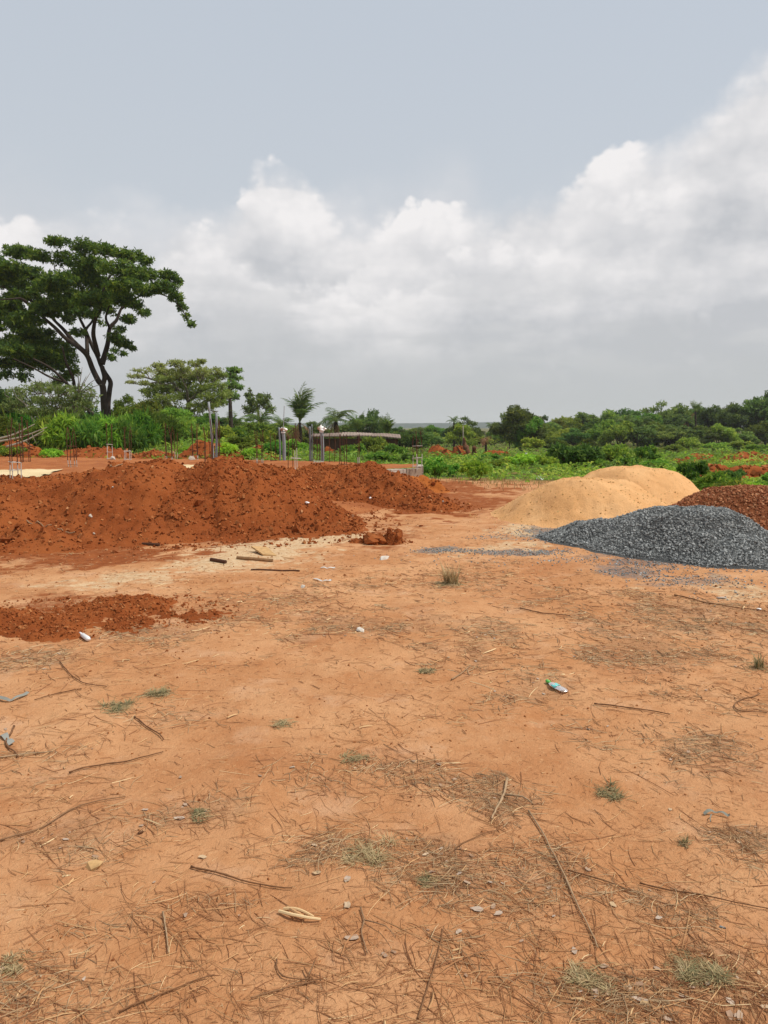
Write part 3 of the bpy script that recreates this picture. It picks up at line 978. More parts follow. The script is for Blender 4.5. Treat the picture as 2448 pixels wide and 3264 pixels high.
def block_wall(p0, p1, skip_first=0):
    L = np.linalg.norm(p1 - p0); u = (p1 - p0) / L
    a = math.atan2(u[1], u[0])
    for course in range(2):
        x = .225 if course == 0 else .0
        while x < L:
            pos = p0 + u * (x + (.225 if course == 1 else 0))
            b_ = part('block', random.choice(block_meshes), root, (pos[0] - root.location[0], pos[1] - root.location[1], .112 + .229 * course), (random.uniform(-.01, .01), random.uniform(-.01, .01), a))
            x += .462


block_wall(cA, cB)
block_wall(cE + (cA - cE) * .1, cE + (cE - cA) * .02 + (cE - cA) * 0 + np.array([0, .25]))
mort = MB()
u = (cB - cA) / np.linalg.norm(cB - cA); nrm = np.array([-u[1], u[0]])
if nrm[1] > 0: nrm = -nrm
mid = (cA + cB) / 2 - nrm * .02
box(mort, (mid[0], mid[1], .215), (np.linalg.norm(cB - cA) - .1, .18, .43), math.atan2(u[1], u[0]), .62)
mort.obj('mortar', M['concrete'], root)
# splashed render on the wall face near its end
sp = MB()
rr = np.random.default_rng(9)
for k in range(26):
    s0 = rr.uniform(.35, 1.6); c_ = cA + u * s0 + nrm * .113
    z0 = rr.uniform(.08, .40)
    m_ = 9
    an = np.arange(m_) * 2 * np.pi / m_
    ra = rr.uniform(.04, .13) * rr.uniform(.6, 1.3, m_)
    V = np.array([[c_[0] + u[0] * ra[i] * 1.5 * math.cos(an[i]), c_[1] + u[1] * ra[i] * 1.5 * math.cos(an[i]), z0 + ra[i] * .5 * math.sin(an[i])] for i in range(m_)])
    V = np.vstack([V, [[c_[0] + nrm[0] * .012, c_[1] + nrm[1] * .012, z0]]])
    sp.add(V, [[i, (i + 1) % m_, m_] for i in range(m_)], rr.uniform(.8, 1))
tag(sp.obj('cement_splash', M['concrete'], root), kind='stuff')


def on_plat(sx, sy, z=PZ + .03):
    d = ray(sx, sy)
    tt = (z - CAM_H) / d[2]
    return np.array([d[0] * tt, d[1] * tt, z])


def sand_patch(pts, seed):
    Pp = np.array([on_plat(*p_)[:2] for p_ in pts])
    lo = Pp.min(0); hi = Pp.max(0)
    X, Y = np.meshgrid(np.arange(lo[0], hi[0], .05), np.arange(lo[1], hi[1], .05))
    Xw = X + .3 * fbm(X * 1.5, Y * 1.5, 3, seed); Yw = Y + .5 * fbm(X * 1.5 + 9, Y * 1.5, 3, seed)
    ins = inside(Xw, Yw, [tuple(a_) for a_ in Pp])
    I = np.arange(X.size).reshape(X.shape)
    q = np.stack([I[:-1, :-1], I[:-1, 1:], I[1:, 1:], I[1:, :-1]], -1).reshape(-1, 4)
    ins &= inside(X, Y, pin)
    q = q[ins.ravel()[q].all(1)]
    used, inv = np.unique(q, return_inverse=True)
    Z = pz(X, Y) + .02 + .02 * (fbm(X * 3, Y * 3, 3, seed + 1) + .5)
    mb = MB(); mb.add(np.stack([X, Y, Z], -1).reshape(-1, 3)[used], inv.reshape(-1, 4))
    mb.obj('sand_patch', M['palesand'], root, smooth=True)


sand_patch([(-300, 1507), (-300, 1545), (60, 1545), (130, 1522), (215, 1500), (120, 1501)], 71)
sand_patch([(540, 1484), (700, 1487), (735, 1494), (715, 1504), (620, 1505), (560, 1497)], 72)

# ------------------------------------------------------------------ rebar columns
bar_meshes = {}


def bar_mesh(H, pale, k):
    key = (round(H, 2), pale, k)
    if key not in bar_meshes:
        rr = np.random.default_rng(int(H * 100) + k)
        zz = np.array([0, pale * H * .999, pale * H, .75 * H, H]) if pale > 0 else np.array([0, .3 * H, .5 * H, .75 * H, H])
        off = rr.normal(0, .012, (5, 2)) * np.array([0, .5, .5, 1, 2])[:, None] * H
        mb = MB()
        tt = [.95, .95, .2, .15, .2] if pale > 0 else [.35, .2, .2, .15, .2]
        off[2] = off[1]
        tube(mb, np.column_stack([off, zz]), .0100, 5, tt)
        bar_meshes[key] = mb.mesh('bar', M['rust'])
    return bar_meshes[key]


def stirrup_mesh(wd, pale):
    key = ('s', wd, pale)
    if key not in bar_meshes:
        mb = MB(); h_ = wd / 2 + .012
        cs_ = [(-h_, -h_), (h_, -h_), (h_, h_), (-h_, h_)]
        for i in range(4):
            a_, b_ = cs_[i], cs_[(i + 1) % 4]
            tube(mb, [(a_[0], a_[1], 0), (b_[0], b_[1], 0)], .006, 4, .95 if pale else .2)
        bar_meshes[key] = mb.mesh('stirrup', M['rust'])
    return bar_meshes[key]


def rebar(sx, sy, top, label, pale=.0, wpx=14, nst=3, bars=4, ground_z=None):
    p_ = on_plat(sx, sy) if ground_z is None else G(sx, sy)
    H = max(.5, (at(sx, top, p_[1])[2] - p_[2]))
    wd = round(max(.16, wpx / SC * p_[1] / FPX * .8), 2)
    o = thing('rebar_column', (p_[0], p_[1], p_[2] - .06), label, 'rebar', 'rebar columns standing on the foundation', random.uniform(0, .8))
    for k, (ax, ay) in enumerate([(-1, -1), (1, 1), (1, -1), (-1, 1)][:bars]):
        hk = round(H * random.choice([1, .97, .93, .88]), 1)
        part('bar', bar_mesh(hk, pale, k), o, (ax * wd / 2, ay * wd / 2, 0), (random.uniform(-.02, .02), random.uniform(-.02, .02), random.uniform(0, 6)))
    for k in range(nst):
        part('stirrup', stirrup_mesh(wd, pale > .3), o, (0, 0, .10 + k * .2 * random.uniform(.8, 1.3)), (random.uniform(-.08, .08), random.uniform(-.08, .08), 0))
    return o


rebar(50, 1534, 1330, 'pale-footed rebar cage at the far left, standing at the white sand patch', .35, 32, 3)
rebar(84, 1474, 1312, 'rusty rebar cage at the far left with dense rings, behind the white sand patch', 0, 26, 5)
rebar(232, 1486, 1346, 'rebar cage just behind the long mound crest, left of the big tree trunk', .2, 16, 3)
rebar(351, 1465, 1336, 'tall rebar cage with whitish lower half, directly below the big tree trunk', .42, 15, 3)
rebar(407, 1468, 1350, 'rebar cage with two whitish rings, second to the right of the big tree trunk', .35, 12, 2)
rebar(540, 1481, 1332, 'tall thin rebar cage left of the two leaning grey pipes, before the pale yellow-green tree', .25, 14, 2)
rebar(562, 1464, 1360, 'short pair of bars just right of the tall thin rebar cage', .3, 8, 1, 2)
rebar(622, 1464, 1340, 'dark rebar cage in front of the orange soil heap', .15, 16, 2)
rebar(664, 1482, 1345, 'group of thin dark bars close behind the left leaning pipe', 0, 14, 1)
rebar(690, 1502, 1318, 'dark rebar cage that encloses the two leaning grey pipes', 0, 24, 2)
rebar(828, 1477, 1366, 'rebar cage of reddish bars midway between the leaning pipes and the white-capped pipe', .2, 16, 2)
rebar(872, 1472, 1372, 'single dark bar pair just left of the white-capped pipe', 0, 8, 1, 2)
rebar(944, 1500, 1336, 'whitish-footed pair of bars standing between the two capped pipes', .5, 12, 2, 2)
rebar(926, 1490, 1372, 'thin dark bar pair right beside the white-capped pipe', 0, 8, 0, 2)
rebar(1015, 1498, 1368, 'rebar cage in front of the pipe with the rusty wrapped top', .32, 24, 2)
rebar(1059, 1474, 1374, 'dark bar pair right of the pipe with the rusty wrapped top', 0, 10, 1, 2)
rebar(1094, 1484, 1374, 'sparse dark rebar cage directly behind the crest of the smaller right mound', .1, 20, 1)
rebar(1143, 1481, 1370, 'pale-footed bar pair right of the crest of the smaller right mound', .3, 10, 1, 2)
rebar(1330, 1491, 1372, 'rebar cage with pale rings on the outer corner of the block wall', .42, 18, 3)


# ------------------------------------------------------------------ pipes
def pipe(b_, t_, rad, label, tint=.6, cap=None, rod=None, dz=0.0):
    p0 = on_plat(*b_)
    p1 = at(t_[0], t_[1], p0[1] + dz)
    o = thing('grey_pipe', (p0[0], p0[1], p0[2] - .05), label, 'pipe', 'plastic conduit pipes standing on the foundation')
    mb = MB()
    path = smooth_path([p0 - [0, 0, .05], p0 + (p1 - p0) * .5 + [.012, 0, 0], p1], 10)
    tube(mb, path, rad, 12, tint)
    mb.obj('tube', M['pvc'], o, smooth=True)
    if cap:
        rr = np.random.default_rng(int(b_[0]))
        mb = MB()
        V = ICO_V[:, None, :]
        # crumpled bag: subdivided lump
        th = np.linspace(0.05, math.pi - .05, 7); ph = np.arange(10) * 2 * np.pi / 10
        TH, PH = np.meshgrid(th, ph, indexing='ij')
        rad2 = cap * .82 * (1 + .34 * rr.normal(size=TH.shape).clip(-1.5, 1.5))
        V = np.stack([rad2 * 1.15 * np.sin(TH) * np.cos(PH), rad2 * np.sin(TH) * np.sin(PH), rad2 * .8 * np.cos(TH)], -1) + p1 + [0, 0, cap * .35]
        I = np.arange(TH.size).reshape(TH.shape)
        F = np.stack([I[:-1, :], I[1:, :], np.roll(I, -1, 1)[1:, :], np.roll(I, -1, 1)[:-1, :]], -1).reshape(-1, 4)
        tt = np.clip(.8 + .25 * np.sin(PH * 1 + (2.2 if cap > .12 else .3)) - .45 * (PH > (2.6 if cap < .12 else 2.0)) * (PH < 4.4), 0, 1).ravel()
        mb.add(V.reshape(-1, 3), F, tt)
        mb.obj('wrapped_bag', M['sack'], o)
        mb = MB()
        tube(mb, [p1 - [0, 0, .06], p1 + [0, 0, cap * -.2]], rad * 1.35, 10, .75)
        mb.obj('neck_wrap', M['sack'], o)
    if rod:
        mb = MB()
        q = at(*rod, p0[1])
        tube(mb, [p1, q], .011, 5, .9)
        mb.obj('rod', M['pvc'], o)
    return o


pipe((682, 1500), (665, 1281), .026, 'taller left one of two grey pipes leaning apart on the foundation', .75)
pipe((688, 1501), (690, 1316), .028, 'shorter right one of two grey pipes leaning apart on the foundation', .55)
pipe((906, 1470), (903, 1374), .05, 'grey upright pipe with a white bag knotted over its top and a thin rod above', .6, .105, (906, 1294))
pipe((893, 1471), (889, 1362), .024, 'thin dark grey pipe just left of the white-capped pipe', .3)
pipe((1028, 1471), (1025, 1372), .05, 'grey upright pipe with a white and rusty red wrapped top', .55, .13)
pipe((989, 1471), (987, 1360), .034, 'dark grey uncapped pipe left of the one with the rusty wrapped top', .15)
pipe((995, 1471), (994, 1352), .017, 'thinnest dark pipe, right against the dark grey uncapped pipe', .25)


# ------------------------------------------------------------------ trees
def Z1(zx, zy):
    return zx * 700 / 1659, 700 + zy * 700 / 1659


DT = 75.0
gz = float(terrain(at(330, 1340, DT)[0], DT))
bt_base = at(335, 1345, DT); bt_base[2] = gz
bt = thing('big_tree', bt_base, 'tall spreading dark green tree with a flat layered crown at the left', 'tree')
mb = MB()
PXM = DT / FPX / SC * 700 / 1659      # metres per zoom pixel


def limb(mb, pts, r0, r1, depth=(0, 0), tint=.4, base_ground=False, sides=8):
    Q = []
    n = len(pts)
    for i, (zx, zy) in enumerate(pts):
        d = DT + depth[0] + (depth[1] - depth[0]) * i / (n - 1)
        Q.append(at(*Z1(zx, zy), d))
    if base_ground:
        Q.insert(0, np.array([Q[0][0], Q[0][1], gz - .3]))
    Q = smooth_path(Q, 5 * len(Q))
    rad = np.linspace(0, 1, len(Q))
    rad = r0 + (r1 - r0) * rad
    if base_ground:
        rad[0] *= 1.35; rad[1] *= 1.15
    tube(mb, Q, rad, sides, tint)


limb(mb, [(795, 1520), (785, 1380), (776, 1260), (745, 1220), (700, 1130), (660, 1030), (600, 970), (500, 900), (420, 820), (340, 750), (250, 670), (150, 590)], .35, .09, (0, -4), .45, True, 10)
limb(mb, [(822, 1520), (816, 1400), (828, 1290), (834, 1225), (795, 1160), (762, 1100), (735, 1030), (700, 965), (665, 880), (640, 820), (600, 740), (570, 660), (540, 560)], .27, .10, (.5, 3), .35, True, 10)
limb(mb, [(776, 1250), (790, 1190), (770, 1110)], .24, .23, (.2, .5), .5)
limb(mb, [(660, 1020), (560, 925), (480, 830), (400, 750), (330, 660)], .26, .08, (0, 3))
limb(mb, [(740, 1030), (722, 950), (705, 860), (722, 750), (760, 690), (765, 600)], .26, .09, (0, -4))
limb(mb, [(770, 1090), (792, 1020), (815, 930), (830, 820), (880, 760), (912, 680), (960, 600)], .30, .09, (.5, 2))
limb(mb, [(660, 1000), (655, 900), (650, 830), (700, 760), (720, 650)], .2, .07, (1, 5))
limb(mb, [(830, 820), (800, 740), (830, 640)], .15, .06, (1, -3))
limb(mb, [(250, 670), (170, 600), (80, 600), (-20, 605)], .12, .04, (-4, -6))
limb(mb, [(280, 660), (190, 575), (100, 540), (0, 500)], .14, .05, (-3, -1))
limb(mb, [(912, 680), (1050, 580), (1200, 560), (1320, 620), (1400, 720), (1440, 790)], .10, .02, (2, 2))
limb(mb, [(570, 680), (500, 560), (430, 430), (400, 300)], .14, .04, (3, 5))
limb(mb, [(765, 620), (800, 480), (900, 350), (1000, 290)], .12, .04, (-4, -3))
limb(mb, [(715, 1520), (665, 1430), (600, 1330), (540, 1275), (480, 1215), (380, 1120), (250, 1050)], .25, .07, (-3, -8), .35, True)
limb(mb, [(565, 1300), (552, 1200), (500, 1080), (470, 960)], .16, .06, (-4.5, -7))
limb(mb, [(500, 1230), (380, 1190), (250, 1120), (100, 1050)], .12, .04, (-6, -8))
for (a_, b_2) in (((770, 1500), 0), ):
    pass
mb.obj('trunk', M['bark'], bt, smooth=True)
PADS = [(560, 620, 150, 60), (700, 600, 140, 60), (850, 620, 120, 55), (450, 640, 120, 50), (640, 700, 90, 40), (770, 665, 80, 45), (200, 560, 130, 50), (110, 590, 110, 40), (60, 360, 130, 45), (380, 500, 130, 50), (860, 540, 120, 50), (1180, 520, 90, 35), (1010, 440, 120, 50), (250, 480, 120, 50), (660, 390, 150, 50), (200, 840, 110, 50), (330, 860, 90, 45), (40, 960, 110, 60), (250, 960, 120, 50), (400, 1030, 110, 50), (170, 1040, 120, 50), (60, 640, 120, 45), (200, 730, 100, 45), (330, 1090, 90, 50), (700, 720, 60, 30), (900, 830, 50, 35), (430, 165, 100, 32), (620, 200, 110, 55), (800, 230, 110, 50), (970, 270, 120, 45), (1100, 310, 65, 32), (150, 245, 150, 50), (330, 280, 120, 45), (520, 300, 120, 60), (700, 330, 140, 60),
        (900, 370, 150, 60), (1100, 410, 140, 50), (1270, 420, 90, 45), (1340, 465, 45, 25), (1250, 510, 110, 50), (1330, 590, 65, 40), (1375, 660, 35, 35), (1410, 730, 24, 30), (1445, 790, 22, 18),
        (60, 430, 130, 50), (220, 400, 130, 50), (-80, 300, 130, 60), (-120, 430, 140, 70), (100, 490, 150, 40), (450, 450, 130, 60), (600, 450, 130, 70), (750, 480, 130, 60), (950, 500, 150, 50), (1090, 540, 90, 40),
        (350, 630, 130, 40), (480, 560, 130, 50), (290, 660, 70, 35), (620, 560, 100, 50), (780, 570, 110, 50), (930, 600, 110, 50), (1020, 640, 70, 35), (390, 705, 90, 30), (540, 690, 80, 30), (520, 750, 60, 30),
        (830, 690, 50, 40), (1090, 705, 55, 28), (970, 750, 65, 32), (760, 770, 50, 40), (590, 850, 50, 28), (80, 690, 130, 60), (120, 770, 110, 45), (270, 770, 80, 40), (20, 810, 80, 35), (-80, 720, 130, 60),
        (80, 905, 110, 50), (230, 905, 120, 50), (380, 935, 110, 50), (480, 985, 90, 60), (120, 985, 130, 50), (300, 1010, 130, 55), (520, 1060, 75, 60), (50, 1085, 110, 45), (200, 1100, 80, 40), (420, 1100, 100, 50),
        (480, 1185, 75, 50), (555, 1140, 35, 45), (180, 1180, 45, 45), (-90, 980, 130, 80), (870, 890, 70, 45), (930, 935, 60, 30), (995, 968, 28, 18), (932, 1012, 16, 16), (842, 1045, 20, 25), (872, 985, 24, 24), (430, 1240, 40, 25), (40, 1170, 60, 40)]
r = np.random.default_rng(77)
mb = MB()
for (zx, zy, rx, ry) in PADS:
    c_ = at(*Z1(zx, zy), DT + r.uniform(-5.5, 5.5))
    ax, azr = rx * PXM * 1.0, ry * PXM * 1.0
    n = int(30 + 105 * ax * ax)
    D = rand_dirs(n, r)
    q = r.random(n) ** .4 * r.uniform(.8, 1.12, n)
    P = c_ + D * q[:, None] * np.array([ax, max(1.0, ax * .9), azr])
    # break the pad up into tufts
    cl = vnoise(P[:, 0] * 1.1 + P[:, 2] * .7, P[:, 1] * 1.1 + P[:, 2] * 1.3, 5)
    P = P[(cl > .24) | (r.random(n) < .25)]
    sprays(mb, P, r, .31, .46, 5, .35, .05, tint=np.clip(r.normal(.5, .3, len(P)), 0, 1))
mb.obj('crown', M['leaf_big'], bt)


# generic broadleaf trees, unit height
def branchy_tree(seed, n_clump, spread, crown_lo, leaf, n_spray, leafmat, barkmat, flat=.6, width=.5, trunk_r=.022, density=.3):
    r = np.random.default_rng(seed)
    wood = MB(); lv = MB()
    fork = np.array([r.normal(0, .02), r.normal(0, .02), crown_lo * r.uniform(.6, .9)])
    tube(wood, smooth_path([(0, 0, -.03), (r.normal(0, .01), r.normal(0, .01), fork[2] * .5), fork], 6), np.linspace(trunk_r * 1.25, trunk_r * .75, 5 if 0 else len(smooth_path([(0, 0, -.03), (0, 0, .1), fork], 6))), 7, .4)
    cl = []
    for k in range(n_clump):
        a = k * 2.4 + r.normal(0, .3)
        rad = spread * math.sqrt((k + .4) / n_clump) * r.uniform(.75, 1.05)
        top = 1 - .5 * (rad / spread) ** 2 * r.uniform(.6, 1.1)
        z = r.uniform(min(max(crown_lo, top - .38), top - .02), top)
        z = z - .08
        c = np.array([rad * math.cos(a), rad * math.sin(a), z])
        s = r.uniform(.09, .17) * (spread / .45) ** .6
        cl.append((c, s))
        mid_ = fork + (c - fork) * .5 + np.array([0, 0, -.03]) + r.normal(0, .02, 3)
        pts = smooth_path([fork, mid_, c], 8)
        tube(wood, pts, np.linspace(trunk_r * .42, trunk_r * .1, len(pts)), 5, .4)
        for _ in range(3):
            e_ = c + rand_dirs(1, r)[0] * s * .9
            tube(wood, smooth_path([pts[-3], (pts[-3] + e_) / 2 + r.normal(0, .01, 3), e_], 4), np.linspace(trunk_r * .14, trunk_r * .04, len(smooth_path([pts[-3], c, e_], 4))), 4, .5)
    tot = sum(s * s for _, s in cl)
    for c, s in cl:
        n = int(n_spray * s * s / tot)
        D = rand_dirs(n, r); q = r.random(n) ** .45
        P = c + D * q[:, None] * np.array([s * 1.15, s * 1.15, s * flat])
        cn = vnoise(P[:, 0] * 16 + P[:, 2] * 9, P[:, 1] * 16 + P[:, 2] * 12, seed)
        P = P[(cn > density) | (r.random(n) < .2)]
        sprays(lv, P, r, leaf, width, 4, .4, .1, tint=np.clip(r.normal(.5, .24, len(P)), 0, 1))
    top = np.quantile(np.concatenate(lv.V)[:, 2], .995)
    for m_ in (wood, lv):
        m_.V = [v_ / top for v_ in m_.V]
    return wood.mesh('trunk', barkmat, smooth=True), lv.mesh('crown', leafmat)


VAR = {}
for k in range(4):
    VAR['dark%d' % k] = branchy_tree(500 + k, 16, .42, .28, .062, 1700, M['leaf_dark'], M['bark'], .8)
for k in range(3):
    VAR['mid%d' % k] = branchy_tree(520 + k, 16, .48, .15, .06, 1700, M['leaf_mid'], M['bark'], .85)
VAR['flat0'] = branchy_tree(540, 24, .75, .55, .06, 1700, M['leaf_dark'], M['bark'], .45, .5, .022, .36)
VAR['flat1'] = branchy_tree(541, 20, .62, .45, .062, 1500, M['leaf_dark'], M['bark'], .45, .5, .022, .45)
VAR['lime0'] = branchy_tree(545, 14, .5, .2, .06, 1100, M['leaf_bush'], M['bark'], .7)


LANDMARKS = [(50, 'the pale-footed rebar cage'), (84, 'the densely ringed rebar cage'), (168, 'the small lime-green plant'), (232, 'the rebar on the crest'), (335, 'the big tree trunk'), (407, 'the rebar with two whitish rings'), (540, 'the tall thin rebar cage'), (582, 'the pale feathery tree'),
             (622, 'the orange soil heap'), (684, 'the two leaning pipes'), (742, 'the palm with dead stalks'), (828, 'the reddish rebar cage'), (906, 'the white-capped pipe'), (955, 'the tallest palm'), (1028, 'the rusty-wrapped pipe'), (1070, 'the broad drooping palm'), (1143, 'the pale-footed bar pair'), (1170, 'the round-topped dark tree'),
             (1235, 'the stemless palm'), (1330, 'the block wall corner'), (1391, 'the rounded soil lump'), (1476, 'the wooden pole'), (1500, 'the uprooted stump'), (1546, 'the withered palm'), (1658, 'the round dense tree'), (1725, 'the grey broken block'), (1840, 'the largest dark bush'), (1987, 'the left matching palm'), (2047, 'the right matching palm'),
             (2098, 'the wide flat-crowned tree'), (2188, 'the palm with hanging fronds'), (2217, 'the skyline palm'), (2240, 'the long red bank'), (2390, 'the rounded red bank'), (2448, 'the right picture edge')]
TAKEN = set()


def single_out(base, sx):
    for lx, ph in sorted(LANDMARKS, key=lambda q: abs(q[0] - sx)):
        d_ = sx - lx
        if abs(d_) > 420:
            break
        rel = 'in line with' if abs(d_) < 16 else ('just left of' if d_ < 0 else 'just right of') if abs(d_) < 60 else ('left of' if d_ < 0 else 'right of')
        if (base, rel, ph) not in TAKEN:
            TAKEN.add((base, rel, ph))
            return f'{base}, {rel} {ph}'
    return base


AUTO = {'low tree in the far dark green belt under the hazy hills, centre of the horizon': 'low tree of the far dark belt', 'low tree in the front row of the right-hand tree line': 'low front-row tree of the right tree line', 'dark green tall tree in the back row of the right-hand tree line': 'dark tall back-row tree on the right',
        'mid green tree in the back row of the right-hand tree line': 'mid green back-row tree on the right', 'flat-crowned tree rising on the skyline of the right-hand tree line': 'flat-crowned skyline tree on the right', 'dense drooping-leaved green bush in the thicket at the foot of the big tree': 'dense drooping-leaved bush of the left thicket',
        'leafy green bush in the thicket behind the pipes and rebars': 'leafy bush in the thicket behind the foundation', 'low leafy bush scattered in the overgrown field on the right': 'low leafy bush in the right field', 'dark tree at the left edge below the big crown': 'dark tree at the left edge behind the thicket'}


def tree(sx, top, base, d, var, label, wide=None, group=None, name='tree', rz=None):
    x = at(sx, base, d)[0]
    z = float(terrain(x, d))
    H = at(sx, top, d)[2] - z
    o = thing(name, (x, d, z - .05), single_out(AUTO[label], sx) if label in AUTO else label, 'tree', group, random.uniform(0, 6.28) if rz is None else rz)
    wood, lv = VAR[var]
    s = (1, 1, 1)
    part('trunk', wood, o); part('crown', lv, o)
    spread = {'dark': .45, 'mid': .52, 'flat': .75, 'lime': .52}[var.rstrip('0123456789')]
    kx = 1.0
    if wide:
        kx = (wide / SC * d / FPX / 2) / (spread * H)
        kx = max(.5, min(2.6, kx))
    o.scale = (H * kx, H * kx, H)
    return o


# palms
def frond_mesh(seed, arch, mat, n=24, lift=.9, leaf=.32):
    r = np.random.default_rng(seed)
    mb = MB()
    s = np.linspace(0, 1, 14)
    th = lift - arch * s ** 1.3
    ds = 1 / 13
    x = np.concatenate([[0], np.cumsum(np.cos((th[1:] + th[:-1]) / 2) * ds)])
    z = np.concatenate([[0], np.cumsum(np.sin((th[1:] + th[:-1]) / 2) * ds)])
    rach = np.column_stack([x, 0 * x, z])
    tube(mb, rach, np.linspace(.016, .004, 14), 4, .8)
    ss_ = np.linspace(.16, .99, n)
    for side in (-1, 1):
        px = np.interp(ss_, s, x); pz_ = np.interp(ss_, s, z)
        tx = np.cos(np.interp(ss_, s, th)); tz = np.sin(np.interp(ss_, s, th))
        P = np.column_stack([px, 0 * px, pz_])
        T = np.column_stack([tx * .75, np.full(n, side * .9), tz * .75 - .28]) + r.normal(0, .13, (n, 3))
        N = np.column_stack([-tz, r.normal(0, .3, n), tx])
        L = leaf * np.sin(np.clip(ss_ * 1.05, 0, 1) * math.pi * .86 + .32) * r.uniform(.8, 1.15, n)
        leaf_quads(mb, P, T, N, L, L * .085 + .006, np.clip(r.normal(.5, .2, n), 0, 1))
    return mb.mesh('frond', mat)


FR = [frond_mesh(601, 1.5, M['frond']), frond_mesh(602, 2.0, M['frond']), frond_mesh(603, .8, M['frond'], lift=1.0)]
FRD = [frond_mesh(604, 2.0, M['frond_dry'], lift=.2), frond_mesh(605, 1.2, M['frond_dry'], lift=.5)]


def palm(sx, sy, base, d, rpx, label, n=16, dry=3, upright=0.0, trunk_w=.22, group='palm trees', dead=False):
    x = at(sx, base, d)[0]
    z = float(terrain(x, d))
    c = at(sx, sy, d)
    Rm = rpx / SC * d / FPX * 1.35
    o = thing('palm_tree', (x, d, z), label, 'palm tree', group)
    mb = MB()
    top = np.array([c[0], d, c[2] - Rm * .25])
    pts = smooth_path([(x, d, z - .2), ((x + c[0]) / 2 + .1, d, (z + top[2]) / 2), top], 10)
    rr = np.random.default_rng(int(sx))
    tube(mb, pts, trunk_w * (1 + .12 * rr.normal(size=len(pts))) * np.linspace(1.15, .85, len(pts)), 8, .3)
    mb.obj('trunk', M['bark'], o, smooth=True)
    rel = top - np.array([x, d, z])
    for k in range(n):
        a = k * 2.399 + rr.normal(0, .2)
        tier = np.clip(k / n + rr.normal(0, .08), 0, 1)
        pitch = -(upright + .55) + tier * (1.5 - upright) + rr.normal(0, .12)   # +: drooping
        me = (FRD if dead else FR)[rr.integers(0, 2) if dead or upright < .3 else int(rr.choice([0, 2, 2] if upright > .4 else [0, 0, 2, 2, 1]))]
        part('frond', me, o, rel, (0, pitch * .8, a), Rm * rr.uniform(.7, 1.2))
    for k in range(dry):
        part('frond', FRD[rr.integers(0, 2)], o, rel - np.array([0, 0, .1]), (0, rr.uniform(.7, 1.3), rr.uniform(0, 6.28)), Rm * rr.uniform(.6, .9))
    return o


palm(955, 1318, 1395, 105, 84, 'tallest palm with upright feathery fronds, right behind the white-capped pipe', 20, 3, .62, .22)
palm(1070, 1325, 1395, 112, 58, 'broad drooping palm right of the tallest palm, behind the rusty-wrapped pipe', 20, 4, .15, .32)
palm(1235, 1372, 1392, 100, 48, 'stemless palm with stiff upright fronds at the right end of the low roof', 18, 0, .75, .15)
palm(742, 1345, 1400, 98, 50, 'palm with bare dead stalks just right of the two leaning pipes', 12, 6, .2, .3)
palm(832, 1330, 1400, 104, 50, 'dark dense palm midway between the leaning pipes and the tallest palm', 20, 1, .2, .25)
palm(895, 1345, 1395, 112, 45, 'low palm half hidden on the left of the tallest palm', 16, 3, .1, .25)
palm(1140, 1355, 1392, 108, 45, 'ragged low palm standing in front of the dark round tree behind the low roof', 15, 3, .35, .2)
palm(1987, 1335, 1420, 165, 30, 'left one of two matching palms in front of the right-hand trees', 16, 3, .1, .25)
palm(2047, 1338, 1420, 165, 34, 'right one of two matching palms in front of the right-hand trees', 18, 4, .1, .25)
palm(2217, 1302, 1415, 172, 28, 'palm whose crown stands up on the skyline among the right-hand trees', 16, 2, .3, .25)
palm(2188, 1335, 1415, 170, 26, 'palm with hanging pale fronds below the skyline palm', 15, 5, 0, .25)
palm(1566, 1352, 1400, 190, 20, 'tiny far palm in the gap left of the round dense tree', 14, 2, .1, .25)
palm(1447, 1338, 1400, 138, 22, 'small palm sticking out of the flat tree behind the wooden pole', 14, 0, .2, .2)
palm(1546, 1388, 1428, 75, 24, 'withered grey-brown palm drooping in the field right of the wooden pole', 9, 4, -.2, .1, dead=True)

# pale feathery tree and companions, from the view at left
def Z2(zx, zy):
    return 350 + zx * 600 / 1659, 1100 + zy * 600 / 1659


